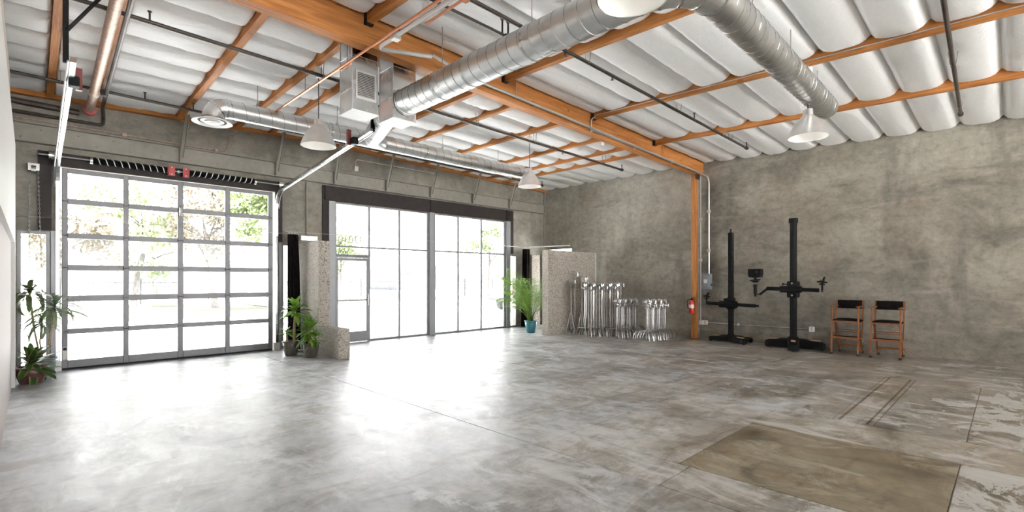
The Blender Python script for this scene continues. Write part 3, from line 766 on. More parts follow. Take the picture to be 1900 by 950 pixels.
sprinkler('sprinkler_line', (-.24, 10.3, 4.64), (11.45, 10.3, 4.52), .024, 'dark sprinkler pipe nearest the front wall, behind the cross duct', [(.14, 1), (.20, 1), (1, 1)], [.05])
sprinkler('sprinkler_line', (-.5, 7.32, 4.73), (11.34, 7.32, 4.52), .026, 'dark sprinkler pipe passing behind the two sheet metal plenums', [(.13, 1), (.79, -.5), (1, 1)], [.31, .57, .71, .93])
sprinkler('sprinkler_line', (1.5, 4.2, 4.72), (11.6, 4.2, 4.56), .026, 'dark sprinkler pipe crossing over the large spiral duct near mid ceiling', [(.36, -.6), (.47, -.5), (.74, 1), (1, 1)], [.41, .68, .91])
sprinkler('sprinkler_line', (4.5, .44, 4.58), (11.4, .60, 4.42), .026, 'dark sprinkler pipe at the far right of the ceiling', [(.62, -.4)], [.63, .93])
sprinkler('sprinkler_branch', (1.8, 4.42, 4.64), (4.28, 4.42, 4.62), .018, 'short dark branch pipe ending in an upright elbow left of the duct', [(.96, 1.5), (1, 1.5)], [])
bp_ = tag(empty('rain_leader', (.70, 9.0, 4.6)), 'thick rusty galvanised pipe under the purlin at upper left', 'pipe')
MB().tube([(.74, 11.15, 4.50), (.667, 6.08, 4.646)], .062, 16).build('pipe', 'rust', bp_, True)
MB().tube([(.742, 11.17, 4.50), (.741, 11.1, 4.502)], .09, 16).build('coupling', 'redbr', bp_, True); MB().tube([(.727, 10.2, 4.527), (.726, 10.16, 4.528)], .079, 16).build('joint_band', 'galv_flat', bp_, True)
conduit('steel_conduit_run', [(.79, 6.08, 4.70), (.90, 11.0, 4.56), (.95, 11.45, 4.5), (.95, 11.5, 4.36), (-.22, 11.5, 4.36)], .028, 'steel conduit dropping along the left purlin then along the front wall', 'pipe', clips=[(.86, 10.3, 4.60)])
conduit('wall_drain_pipe', [(-.22, 11.47, 4.53), (.62, 11.47, 4.51)], .05, 'short thick dark pipe high at left end of the front wall', 'pipe', cat='pipe')
conduit('copper_gas_line', [(-.22, 11.54, 4.27), (2.95, 11.54, 4.25), (2.98, 11.54, 4.52), (3.1, 11.3, 4.66)], .013, 'thin brown line along the front wall just above the steel channel', 'rust', clips=[(1.25, 11.54, 4.26), (2.75, 11.54, 4.25)], cat='pipe')
conduit('copper_line', [(3.02, 8.9, 4.47), (3.02, 2.0, 4.47)], .017, 'copper pipe running under the main beam from the cross duct', 'copper', clips=(), cat='pipe')
conduit('copper_line', [(3.17, 4.6, 4.45), (3.17, 2.0, 4.45)], .015, 'shorter copper pipe with open end beside the white conduit', 'copper', clips=[(3.17, 3.9, 4.45)], cat='pipe')
conduit('curved_conduit', [(3.09, 2.0, 4.46), (3.09, 5.55, 4.46), (3.85, 5.46, 4.58)], .028, 'bright conduit curving beside the main beam towards the spiral duct', 'conduit', clips=[(3.09, 5.1, 4.46)])
for xx, yy, z in ((3.02, 7.6, 4.49), (3.02, 6.2, 4.49), (3.09, 4.0, 4.49), (5.8, 5.79, 4.63), (8.75, 5.79, 4.53), (10.75, 5.79, 4.47)):
    tag(MB().tube([(xx, yy, z), (xx, yy, zs(xx, yy) - .06)], .005, 6).build('hanger_rod', 'bolt'), {3.02: 'thin rod holding the copper line' + (' above the cross duct end' if yy > 7 else ' next to the return plenum'), 3.09: 'thin rod holding the curved bright conduit'}.get(xx, 'thin rod holding the beam conduit ' + ('left of the second hanging purlin' if xx < 7 else 'between the two right hanging purlins' if xx < 10 else 'nearest the timber post')), 'rod')
tag(MB().bbox((3.16, 4.55, 4.60), (3.36, 4.67, 4.70), .008).build('alarm_box', 'plate'), 'small white sensor box under the purlin beside the copper pipes', 'sensor box')
tag(MB().bbox((8.55, 6.02, 4.40), (8.66, 6.10, 4.47), .006).build('emergency_lamp', 'plate'), 'small white lamp fixing on the underside of the main beam', 'lamp fixing')

# ---------------------------------------------------------------- pendants
def pendant(x, y, label):
    zr = 3.62
    p = tag(empty('pendant_lamp', (x, y, zr)), label, 'lamp', 'aluminium dome pendants')
    zt = zs(x, y) - .18
    prof = [(.062, .40), (.066, .315), (.075, .31), (.10, .285), (.155, .225), (.205, .14), (.243, .05), (.258, 0)]
    MB().lathe([(.001, .41)] + prof, (x, y, zr), 40).build('shade', 'shade', p, True)
    MB().lathe([(.252, .002), (.237, .052), (.199, .14), (.149, .222), (.09, .275), (.001, .28)], (x, y, zr), 40).build('shade_lining', 'shade_in', p, True)
    MB().tube([(x, y, zr + .41), (x, y, zt - .17)], .006, 6).build('cord', 'black', p)
    MB().lathe([(.001, -.19), (.042, -.19), (.062, -.06), (.055, -.035), (.001, -.03)], (x, y, zt), 20).build('canopy', 'plate', p, True)
    MB().tube([(x, y, zt - .03), (x, y, zt)], .01, 8).build('stem', 'galv', p)
    MB().lathe([(.001, 0), (.03, .008), (.045, .035), (.042, .07), (.02, .11), (.018, .15)], (x, y, zr + .09), 16).build('bulb', 'bulb', p, True)
    ld = bpy.data.lights.new('pendant_light', 'POINT'); ld.energy = 0.15; ld.color = (1, .93, .82); ld.shadow_soft_size = .05
    lo = bpy.data.objects.new('pendant_light', ld); COL.objects.link(lo); lo.parent = p; lo.location = (0, 0, .06)
    return p
pendant(3.15, 7.42, 'brushed dome pendant hanging left of the sheet metal plenums')
pendant(7.84, 7.42, 'brushed dome pendant at the far end of the cross duct')
pendant(7.97, 2.04, 'brushed dome pendant hanging in front of the right wall')
pendant(3.115, 1.92, 'nearest dome pendant, cut off by the top of the picture')

# ---------------------------------------------------------------- camera stands
def leg_slab(m, c, e, w0, w1, h0, h1):
    c, e = Vector((*c, 0)), Vector((*e, 0)); d = (e - c).normalized(); s = Vector((-d.y, d.x, 0))
    rings = []
    for t, w, h in ((0, w0, h0), (.35, w0, h0), (.9, w1, h1), (1.0, w1 * .8, h1 * .85)):
        p = c.lerp(e, t); b = .025
        rings.append([p + s * w / 2 + Vector((0, 0, b)), p + s * w / 2 + Vector((0, 0, h * .8)), p + s * w * .38 + Vector((0, 0, h)), p - s * w * .38 + Vector((0, 0, h)), p - s * w / 2 + Vector((0, 0, h * .8)), p - s * w / 2 + Vector((0, 0, b))])
    m.loft(rings); return m
def pad(c, e, t0, t1, w, z, par):
    c, e = Vector((*c, z)), Vector((*e, z)); MB().bar(c.lerp(e, t0), c.lerp(e, t1), w, .012).build('wooden_pad', 'tan', par)
def foot(c, e, par):
    p = Vector((*c, 0)).lerp(Vector((*e, 0)), .92); MB().tube([(p.x, p.y, 0), (p.x, p.y, .03)], .03, 8).build('caster', 'rubber', par)
def ball_head(x, y, z, par, k=1.0):
    m = MB().tube([(x, y, z - .13 * k), (x, y, z - .02 * k)], .02 * k, 8).lathe([(.001, -.03), (.055, -.02), (.06, 0), (.02, .02), (.015, .05), (.05, .055), (.055, .075), (.001, .08)], (x, y, z), 10)
    m.tube([(x, y + .09 * k, z + .05), (x, y - .09 * k, z + .03)], .018, 6).tube([(x, y, z - .13 * k), (x, y, z - .16 * k)], [.012, .025], 8)
    m.bar((x, y - .02, z + .07), (x, y - .05, z + .14 * k), .06, .03); return m.build('tripod_head', 'black', par)

s2 = tag(empty('camera_stand', (12.55, 3.51, 0)), 'taller black studio camera stand with round column carrying a boxy camera', 'camera stand')
C = (12.55, 3.51)
for e, hh in (((12.45, 4.08), .17), ((12.62, 2.88), .17), ((11.86, 3.32), .18)):
    lg = leg_slab(MB(), C, e, .24, .19, .22, hh).build('base_leg', 'black', s2); foot(C, e, lg); pad(C, e, .45, .85, .09, hh + .03, lg)
MB().bbox((12.46, 3.42, .14), (12.64, 3.60, .27), .02).build('column_socket', 'black', s2)
MB().tube([(12.55, 3.51, .25), (12.55, 3.51, 2.90)], .073, 24).build('column', 'black', s2, True)
MB().tube([(12.55, 3.51, 2.88), (12.55, 3.51, 2.985)], .095, 24).build('column_cap', 'black', s2, True)
cr = MB().bbox((12.44, 3.40, 1.16), (12.66, 3.62, 1.54), .02).build('carriage', 'black', s2)
MB().tube([(12.44, 3.51, 1.35), (12.40, 3.51, 1.35)], .055, 14).build('lock_knob', 'black', cr); MB().tube([(12.48, 3.62, 1.47), (12.48, 3.70, 1.47)], .014, 6).tube([(12.48, 3.70, 1.47), (12.48, 3.72, 1.47)], .03, 8).build('side_knob', 'black', cr)
for z in (1.215, 1.49): MB().tube([(12.44, 3.51, z), (12.43, 3.51, z)], .022, 10).build('carriage_bolt', 'bolt', cr)
MB().tube([(12.40, 3.30, 1.355), (12.40, 3.74, 1.355)], .075, 8).build('arm_sleeve', 'black', s2, True)
MB().tube([(12.40, 2.96, 1.34), (12.40, 4.03, 1.365)], .043, 16).build('cross_arm', 'black', s2, True)
MB().bar((12.40, 4.02, 1.36), (12.40, 4.19, 1.22), .05, .02, (1, 0, 0)).bar((12.40, 4.19, 1.22), (12.40, 4.30, 1.22), .05, .02).build('offset_bracket', 'black', s2)
hd = MB().tube([(12.40, 4.29, 1.17), (12.40, 4.29, 1.23)], [.03, .02], 8).tube([(12.40, 4.29, 1.23), (12.40, 4.29, 1.42)], .037, 10).tube([(12.40, 4.29, 1.42), (12.40, 4.29, 1.46)], .048, 10)
hd.lathe([(.001, 0), (.06, .01), (.10, .05), (.03, .06), (.03, .12), (.10, .13), (.10, .16), (.001, .165)], (12.40, 4.29, 1.50), 12).bar((12.40, 4.40, 1.55), (12.40, 4.18, 1.58), .05, .03).bar((12.40, 4.36, 1.63), (12.40, 4.2, 1.64), .06, .03)
hd.build('geared_head', 'black', s2)
cb = MB().bbox((12.30, 4.14, 1.665), (12.50, 4.43, 1.83), .01).build('camera_box', 'black', s2)
MB().tube([(12.30, 4.23, 1.75), (12.275, 4.23, 1.75)], .03, 12).build('lens_cap', 'void', cb); MB().box((12.30, 4.16, 1.632), (12.50, 4.41, 1.664)).build('camera_plate', 'black', cb)
ball_head(12.40, 2.90, 1.48, s2, 1.1)

s1 = tag(empty('camera_stand', (12.62, 4.95, 0)), 'shorter black studio camera stand with square column, nearest the timber post', 'camera stand')
C = (12.62, 4.95)
for e, hh in (((12.50, 5.45), .13), ((12.27, 4.48), .13), ((12.86, 4.52), .13)):
    lg = leg_slab(MB(), C, e, .19, .15, .17, hh).build('base_leg', 'black', s1); foot(C, e, lg); pad(C, e, .4, .85, .08, hh + .025, lg)
MB().bbox((12.55, 4.88, .12), (12.69, 5.02, .2), .012).build('column_socket', 'black', s1)
MB().bbox((12.565, 4.895, .19), (12.675, 5.005, 2.76), .012).build('column', 'black', s1); MB().tube([(12.62, 4.95, 2.76), (12.62, 4.95, 2.85)], .022, 10).build('column_pin', 'black', s1)
cr = MB().bbox((12.535, 4.865, .83), (12.705, 5.035, 1.12), .015).build('carriage', 'black', s1)
MB().tube([(12.54, 5.03, 1.07), (12.54, 5.09, 1.07)], .03, 10).build('lock_knob', 'black', cr)
MB().tube([(12.50, 4.76, .955), (12.50, 5.18, .955)], .085, 8).build('arm_sleeve', 'black', s1, True)
MB().tube([(12.50, 4.32, .94), (12.50, 5.50, .97)], .042, 16).build('cross_arm', 'black', s1, True); MB().tube([(12.50, 4.25, .938), (12.50, 4.32, .94)], .026, 12).build('arm_tip', 'black', s1, True)
ball_head(12.50, 5.52, 1.10, s1, 1.0)

# ---------------------------------------------------------------- director's chairs
def chair(yc, label, rz=0):
    X0 = 12.13
    t = tag(empty('directors_chair', (12.42, yc, 0)), label, 'chair', "tall director's chairs at the right wall")
    w = .235
    for s in (-1, 1):
        y = yc + s * w
        lg = MB().bar((X0 - .01, y, .035), (X0 + .06, y, 1.0), .042, .026, (0, 1, 0)).build('leg', 'chairwood', t); MB().tube([(X0 - .012, y, 0), (X0 - .008, y, .045)], .024, 10).build('rubber_foot', 'rubber', lg)
        lg = MB().bar((X0 + .60, y - s * .03, .035), (X0 + .12, y - s * .03, .73), .042, .026, (0, 1, 0)).build('leg', 'chairwood', t); MB().tube([(X0 + .61, y - s * .03, 0), (X0 + .60, y - s * .03, .045)], .024, 10).build('rubber_foot', 'rubber', lg)
        MB().bar((X0 + .44, y, .69), (X0 + .50, y, 1.14), .038, .026, (0, 1, 0)).build('back_post', 'chairwood', t)
        MB().bbox((X0 - .02, y - .035, 1.0), (X0 + .50, y + .035, 1.022), .008).build('armrest', 'chairwood', t)
        MB().bar((X0 + .02, y - s * .012, .70), (X0 + .50, y - s * .012, .70), .022, .035).build('seat_rail', 'chairwood', t)
        MB().bar((X0 + .0, y, .355), (X0 + .40, y, .355), .02, .03).build('side_stretcher', 'chairwood', t)
        MB().bar((X0 + .34, y, .355), (X0 + .47, y, .70), .026, .018, (0, 1, 0)).build('rear_upright', 'chairwood', t)
    # seat
    rings = []
    for i in range(7):
        u = i / 6; xx = X0 + .03 + .44 * u; r = []
        for j in range(11):
            v = j / 10 * 2 - 1; r.append((xx, yc + v * .235, .725 + .035 * (1 - v * v) ** .5 * (1 - (2 * u - 1) ** 4)))
        r += [(xx, yc + .235, .695), (xx, yc - .235, .695)]; rings.append(r)
    MB().loft(rings).build('seat', 'black_soft', t, True)
    MB().bar((X0 + .03, yc - w + .02, .695), (X0 + .03, yc + w - .02, .695), .022, .028).build('front_rail', 'chairwood', t)
    rings = []
    for j in range(13):
        v = j / 12 * 2 - 1; xx = X0 + .49 - .012 * (1 - v * v); y = yc + v * .25
        rings.append([(xx - .012, y, .955), (xx + .012, y, .955), (xx + .020, y, 1.135), (xx - .004, y, 1.135)])
    MB().loft(rings).build('back_canvas', 'black_soft', t, True)
    fr_ = MB().bar((X0 + .005, yc - w - .02, .36), (X0 + .005, yc + w + .02, .36), .025, .042).bar((X0 + .20, yc - w, .36), (X0 + .20, yc + w, .36), .025, .03).build('footrest', 'chairwood', t)
    MB().box((X0 + .012, yc - w + .02, .377), (X0 + .19, yc + w - .02, .384)).build('footrest_mat', 'black_soft', fr_)
    for xx, z in ((X0 + .36, .46), (X0 + .38, .50)): MB().tube([(xx, yc - w, z), (xx, yc + w, z)], .008, 8).build('cross_rod', 'chairwood', t)
    MB().bar((X0 + .52, yc - w - .01, .16), (X0 + .52, yc + w + .01, .16), .02, .038).build('rear_stretcher', 'chairwood', t)
    return t
chair(2.43, "wooden director's chair with black canvas, next to the tall camera stand")
chair(1.745, "right-hand wooden director's chair with black canvas, farthest from the camera stands")

# ---------------------------------------------------------------- steel grip stands
def grip_head(m, x, y, z, s=1.0, seed=0):
    r = random.Random(seed); a = r.uniform(0, 6.28); s *= 1.25
    d = Vector((math.cos(a), math.sin(a), 0)); c = Vector((x, y, z)); e = Vector((-d.y, d.x, 0)); up = Vector((0, 0, 1))
    m.tube([c - d * .030 * s, c - d * .004 * s], .036 * s, 10); m.tube([c + d * .004 * s, c + d * .030 * s], .036 * s, 10)
    m.tube([c - up * .07 * s, c + up * .05 * s], .018 * s, 8)
    m.tube([c + d * .03 * s, c + d * .085 * s], .010 * s, 6); m.tube([c + d * .08 * s - up * .035 * s, c + d * .08 * s + up * .035 * s], .010 * s, 6)
    q = c - up * .055 * s; m.tube([q, q + e * .07 * s], .009 * s, 6); m.tube([q + e * .07 * s - d * .03 * s, q + e * .07 * s + d * .03 * s], .009 * s, 6)
    m.tube([c - d * .02 * s, c - d * .05 * s + up * .06 * s], .009 * s, 6)
def cstand(name, H, seed):
    r = random.Random(seed); t = empty(name, (0, 0, 0))
    MB().tube([(0, 0, .02), (0, 0, H * .97)], .0175, 8).build('column', 'chrome', t, True)
    for k in (.55, .8): MB().tube([(0, 0, H * k), (0, 0, H * k + .05)], .024, 8).tube([(.02, 0, H * k + .025), (.07, 0, H * k + .025)], .008, 5).build('collar', 'chrome', t)
    for ang, z in ((225, .20), (105, .225), (345, .25)):
        a = R(ang + r.uniform(-4, 4)); d = Vector((math.cos(a), math.sin(a), 0)); z0 = Vector((0, 0, z))
        pts = [d * .02 + z0, d * .18 + z0]
        for k in range(1, 6): q = R(75) * k / 5; pts.append(d * (.18 + .16 * math.sin(q)) + Vector((0, 0, z - .16 * (1 - math.cos(q)))))
        L = pts[-1]; pts.append(Vector((L.x + d.x * .03, L.y + d.y * .03, .008)))
        MB().tube(pts, .012, 6).build('leg', 'chrome', t, True)
    m = MB(); grip_head(m, 0, 0, H - .02, 1.1, seed); m.build('grip_head', 'chrome', t, True)
    dx, dy = r.uniform(-.05, .05), r.uniform(-.05, .05)
    m = MB(); grip_head(m, dx, dy, H - .09 - r.uniform(0, .05), .9, seed + 50); m.build('arm_head', 'chrome', t, True)
    MB().tube([(dx, dy, H - .1), (dx * 1.1, dy * 1.1, max(.35, H - .95))], .008, 6).build('grip_arm', 'chrome', t, True)
    return t
def row(protos, p, q, n, what, grp, first_last):
    for k in range(n):
        src = protos[k % len(protos)]
        o = copy_tree(src); u = k / (n - 1)
        o.location = (p[0] + (q[0] - p[0]) * u + .012 * math.sin(k * 2.3), p[1] + (q[1] - p[1]) * u + .012 * math.cos(k * 1.7), 0)
        o.rotation_euler = (0, 0, R(3 * math.sin(k * 1.9)))
        od = ('front', 'second', 'third', 'fourth', 'fifth', 'sixth', 'seventh', 'eighth', 'ninth', 'tenth', 'eleventh', 'twelfth', 'thirteenth', 'last')
        lab = ('leftmost ' if k == 0 else 'rightmost ' if k == n - 1 else '') + what
        if 0 < k < n - 1: lab = od[k] + ' chrome grip stand from the left in ' + first_last
        tag(o, lab, 'stand', grp)
tall = [cstand('grip_stand', 1.44, k) for k in (1, 2, 3)]; low = [cstand('grip_stand', 1.0, k) for k in (4, 5, 6)]
row(tall, (11.06, 8.32), (11.98, 7.78), 14, 'chrome grip stand of the tall row beside the aggregate screen', 'tall grip stands', 'the tall row of stands')
row(low, (11.45, 7.55), (12.08, 7.33), 11, 'chrome grip stand of the middle short row', 'middle row of short grip stands', 'the middle short row of stands')
row(low, (11.50, 6.66), (12.12, 6.52), 10, 'chrome grip stand of the short row nearest the timber post', 'short grip stands near the post', 'the short row nearest the timber post')
for o in tall + low:
    for ch_ in list(o.children): bpy.data.objects.remove(ch_)
    bpy.data.objects.remove(o)
def light_stand(x, y, H, label):
    t = tag(empty('light_stand', (x, y, 0)), label, 'stand', 'folded light stands')
    MB().tube([(x, y, .12), (x, y, H * .55)], .020, 8).tube([(x, y, H * .5), (x, y, H)], .014, 8).build('column', 'chrome', t, True)
    for k in (.4, .55, .78): MB().tube([(x, y, H * k), (x, y, H * k + .05)], .024, 8).build('collar', 'chrome', t)
    for a in (20, 140, 260):
        d = Vector((math.cos(R(a)), math.sin(R(a)), 0)); b = Vector((x, y, 0))
        lg = MB().tube([b + d * .02 + Vector((0, 0, .62)), b + d * .16 + Vector((0, 0, .013))], .012, 6).build('leg', 'chrome', t)
        MB().tube([b + d * .02 + Vector((0, 0, .16)), b + d * .10 + Vector((0, 0, .30))], .007, 6).build('leg_strut', 'chrome', lg)
    m = MB(); grip_head(m, x, y, H, 1.2, int(H * 100)); m.build('head', 'chrome', t, True)
    MB().tube([(x + .02, y - .12, H * .95), (x + .02, y - .12, H * .38)], .006, 6).bar((x, y, H * .95), (x + .02, y - .12, H * .95), .02, .02).build('side_arm', 'chrome', t)
light_stand(11.25, 8.98, 1.50, 'leftmost folded light stand against the aggregate screen')
light_stand(11.42, 8.72, 1.72, 'middle folded light stand, tallest against the aggregate screen')
light_stand(11.72, 8.78, 1.60, 'folded light stand between the aggregate screen and the tall grip stands')

# ---------------------------------------------------------------- curtains and curtain wire
def curtain(x, y, ra, rb, z0, z1, label, seed):
    t = tag(empty('curtain', (x, y, z0)), label, 'curtain', 'gathered blackout curtains')
    rings = []
    for k in range(15):
        u = k / 14; z = z0 + (z1 - z0) * u; r = []
        for j in range(48):
            a = 2 * math.pi * j / 48
            f = 1 + .22 * math.sin(9 * a + .6 * math.sin(3 * u + seed)) + .06 * math.sin(4 * a + 5 * u)
            sq = 1.0 - .22 * u
            r.append((x + ra * sq * f * math.cos(a) + .02 * math.sin(3 * u + seed), y + rb * sq * f * math.sin(a), z))
        rings.append(r)
    MB().loft(rings).build('gathered_cloth', 'black_soft', t, True)
    for k in range(4):
        xx = x - .09 + .06 * k; MB().tube([(xx + .014 * math.cos(q), y, z1 + .035 + .018 * math.sin(q)) for q in [i * math.pi / 4 for i in range(9)]], .003, 5).build('ring', 'galv', t)
    return t
curtain(4.16, 11.12, .12, .10, .03, 2.57, 'black gathered curtain beside the tall aggregate fin wall', 1)
MB_ = curtain(11.72, 11.25, .16, .10, .03, 2.58, 'black gathered curtain behind the potted palm', 4)
tag(MB().tube([(-.23, 11.33, 2.62), (4.0, 11.33, 2.60)], .004, 5).build('curtain_wire', 'galv'), 'thin curtain wire stretched across the roll-up door', 'wire')
tag(MB().tube([(4.0, 11.14, 2.63), (11.9, 11.27, 2.64)], .004, 5).build('curtain_wire', 'galv'), 'thin curtain wire stretched across the storefront window', 'wire')
tr_ = tag(MB().tube([(11.9, 11.27, 2.66), (12.97, 10.4, 2.72)], .018, 8).build('curtain_rail', 'plate'), 'white curtain rail in the corner above the aggregate screen', 'rail')
dr = tag(empty('roof_drain_pipe', (4.62, 11.5, 2.55)), 'pale pipe and bracket on concrete above the tall fin wall', 'pipe')
MB().tube([(4.62, 11.54, 3.85), (4.62, 11.54, 2.62)], .018, 8).build('pipe', 'steel_paint', dr); MB().bbox((4.45, 11.44, 2.47), (4.85, 11.575, 2.60), .01).build('bracket', 'galv_flat', dr)
conduit('corner_pipe', [(12.93, 11.50, 4.75), (12.93, 11.50, 2.75)], .022, 'pale vertical pipe in the corner of front and right walls', 'steel_paint', cat='pipe')

# ---------------------------------------------------------------- potted plants
def leaf_mesh(name, mat, droop, fold=.012, wide=.045):
    m = MB(); n = 9
    for i in range(n + 1):
        t = i / n; a = droop * t * t
        x_ = t if droop < .01 else math.sin(droop * t) / droop; z_ = -(1 - math.cos(droop * t)) / max(droop, .01)
        w = wide * (math.sin(math.pi * min(1, t * .93 + .07)) ** .55) * (1 if t < .97 else .25)
        m.v += [(x_, -w, z_ + fold), (x_, 0, z_), (x_, w, z_ + fold)]
    for i in range(n):
        k = i * 3; m.f += [[k, k + 3, k + 4, k + 1], [k + 1, k + 4, k + 5, k + 2]]
    me = bpy.data.meshes.new(name); me.from_pydata(m.v, [], m.f); me.materials.append(M[mat])
    me.polygons.foreach_set('use_smooth', [True] * len(me.polygons)); me.update(); return me
LEAF = {k: [leaf_mesh('leaf', mat, d, wide=w) for d in ds] for k, mat, ds, w in (
    ('corn', 'leaf', (.7, 1.2, 1.7), .12), ('yucca', 'leaf', (.3, .7, 1.1), .075), ('dark', 'leaf_d', (.5, .9, 1.4), .15), ('red', 'leaf_r', (1.4, 2.0, 2.5), .10), ('silver', 'leaf_s', (.9, 1.5, 2.1), .06))}
def rosette(par, c, n, L, kind, el0, el1, seed, spread=.0, xmin=-99, xmax=99, ymax=99):
    r = random.Random(seed); base = wloc(par)
    for k in range(n):
        t = k / max(1, n - 1); az = k * 2.399 + r.uniform(-.25, .25); el = el0 + (el1 - el0) * t + r.uniform(-6, 6)
        s = L * r.uniform(.8, 1.1) * (1 - .25 * t); tilt = r.uniform(-.25, .25); me = r.choice(LEAF[kind])
        reach = s * (.55 + .4 * math.cos(R(el)))
        if not xmin < c[0] + reach * math.cos(az) < xmax or c[1] + reach * math.sin(az) > ymax: continue
        o = bpy.data.objects.new('leaf', me); COL.objects.link(o); o.parent = par
        o.location = Vector(c) - base + Vector((0, 0, -spread * (1 - t)))
        o.rotation_euler = (tilt, -R(el), az); o.scale = (s, s, s)
def pot(par, x, y, r, h, mat, rim=True):
    prof = [(.001, 0), (r * .66, 0), (r * .72, .015), (r * .86, h * .4), (r * .97, h * .8), (r * .93, h * .88), (r * 1.06, h * .93), (r * 1.06, h), (r * .93, h), (r * .88, h * .86)]
    p = MB().lathe(prof, (x, y, 0), 28).build('pot', mat, par, True)
    MB().lathe([(.001, h * .88), (r * .9, h * .87)], (x, y, 0), 24).build('soil', 'soil', par, True)
    for z in ((h * .5, h * .62) if rim else ()): MB().lathe([(r * (.86 + .11 * (z / h - .4) / .4) + .001, z - .004), (r * (.86 + .11 * (z / h - .4) / .4) + .005, z), (r * (.86 + .11 * (z / h - .4) / .4) + .001, z + .004)], (x, y, 0), 28).build('ridge', mat, p, True)
    return p
def cane(par, pts, r): return MB().tube(pts, [r * (1 - .25 * i / (len(pts) - 1)) for i in range(len(pts))], 10).build('cane', 'cane', par, True)

pA = tag(empty('potted_dracaena', (.02, 10.5, 0)), 'bushy dark green plant in a ridged brown pot by the left wall', 'plant')
pot(pA, .02, 10.5, .19, .25, 'pot_brown'); cane(pA, [(.02, 10.5, .18), (.02, 10.5, .36)], .02)
rosette(pA, (.02, 10.5, .34), 54, .44, 'dark', -12, 80, 11, .14, xmin=-.19)
pB = tag(empty('potted_dracaena', (.17, 11.16, 0)), 'tall drooping red-edged plant in a slate pot beside the roll-up door', 'plant')
pot(pB, .17, 11.16, .16, .30, 'pot_blue', False)
cane(pB, [(.13, 11.16, .25), (.05, 11.14, .8), (.0, 11.12, 1.40)], .016); cane(pB, [(.2, 11.16, .25), (.24, 11.12, .6), (.30, 11.06, 1.18)], .016); cane(pB, [(.16, 11.14, .25), (.12, 11.08, .55), (.14, 11.02, .95)], .014)
rosette(pB, (.0, 11.12, 1.40), 26, .42, 'red', -10, 85, 21, .10, xmin=-.6, ymax=11.54); rosette(pB, (.30, 11.05, 1.18), 34, .48, 'silver', -5, 70, 22, .14, xmin=-.6, ymax=11.54); rosette(pB, (.14, 11.0, .95), 28, .40, 'silver', -10, 70, 24, .12, xmin=-.6, ymax=11.54)
p1_ = tag(empty('potted_corn_plant', (3.88, 10.5, 0)), 'cane plant with a tall and a short crown, left of the fin wall pair', 'plant')
pot(p1_, 3.88, 10.5, .165, .30, 'pot_dark', False); cane(p1_, [(3.93, 10.48, .24), (3.94, 10.48, .6), (3.95, 10.47, 1.0)], .028); cane(p1_, [(3.81, 10.53, .24), (3.80, 10.53, .5)], .022)
rosette(p1_, (3.95, 10.47, .99), 36, .42, 'corn', -8, 85, 31, .12, xmax=4.34); rosette(p1_, (3.80, 10.53, .48), 18, .26, 'corn', -5, 75, 32, .04)
p2_ = tag(empty('potted_yucca', (4.08, 9.98, 0)), 'spiky cane plant in a dark pot, right of the pair by the fin wall', 'plant')
pot(p2_, 4.08, 9.98, .165, .30, 'pot_dark', False); cane(p2_, [(4.05, 9.98, .24), (4.04, 9.98, .62)], .03); cane(p2_, [(4.13, 9.95, .24), (4.14, 9.93, .42)], .02)
rosette(p2_, (4.04, 9.98, .62), 74, .38, 'yucca', -25, 85, 41, .16, xmax=4.33); rosette(p2_, (4.14, 9.93, .42), 44, .30, 'yucca', -20, 80, 42, .10, xmax=4.33)
pp = tag(empty('potted_palm', (10.6, 9.98, 0)), 'leafy palm in a teal pot in front of the aggregate screen', 'plant')
pot(pp, 10.6, 9.98, .18, .36, 'pot_teal', False)
def frond(par, base, az, el, L, droop, seed):
    r = random.Random(seed); m = MB(); pts = []; d = Vector((math.cos(az), math.sin(az), 0)); p = Vector(base); a = R(el); n = 14
    for i in range(n + 1):
        pts.append(p.copy()); p = p + (d * math.cos(a) + Vector((0, 0, 1)) * math.sin(a)) * (L / n); a -= R(droop) / n * (.3 + 1.4 * i / n)
    m.tube(pts, [.009 * (1 - .8 * i / n) for i in range(n + 1)], 5)
    s = Vector((-d.y, d.x, 0)); nl = 26
    for k in range(nl):
        t = .32 + .68 * k / (nl - 1); f = t * n; i = min(n - 1, int(f)); q = pts[i].lerp(pts[i + 1], f - i); tg = (pts[i + 1] - pts[i]).normalized()
        ll = L * .22 * math.sin(math.pi * (.18 + .78 * (k / (nl - 1)))) + .03
        for sg in (-1, 1):
            dd = (s * sg * .75 + tg * .75).normalized(); w = tg * .0095
            e = q + dd * ll + Vector((0, 0, -ll * r.uniform(.25, .55))); md_ = q + dd * ll * .5 + Vector((0, 0, -ll * .05)); i0 = len(m.v)
            m.v += [tuple(q - w * .4), tuple(q + w * .4), tuple(md_ + w), tuple(md_ - w), tuple(e)]
            m.f += [[i0, i0 + 1, i0 + 2, i0 + 3], [i0 + 3, i0 + 2, i0 + 4]]
    return m.build('frond', 'palm', par)
rp = random.Random(9)
for k in range(40):
    az = k * 2.399; t = k / 39
    if math.sin(az) < -.55: continue
    frond(pp, (10.6 + .05 * math.cos(az), 9.98 + .05 * math.sin(az), .33), az, 88 - 20 * (1 - t) - rp.uniform(0, 8), .9 + 1.35 * t ** .7 * rp.uniform(.8, 1.0), 60 + 80 * rp.random(), k)

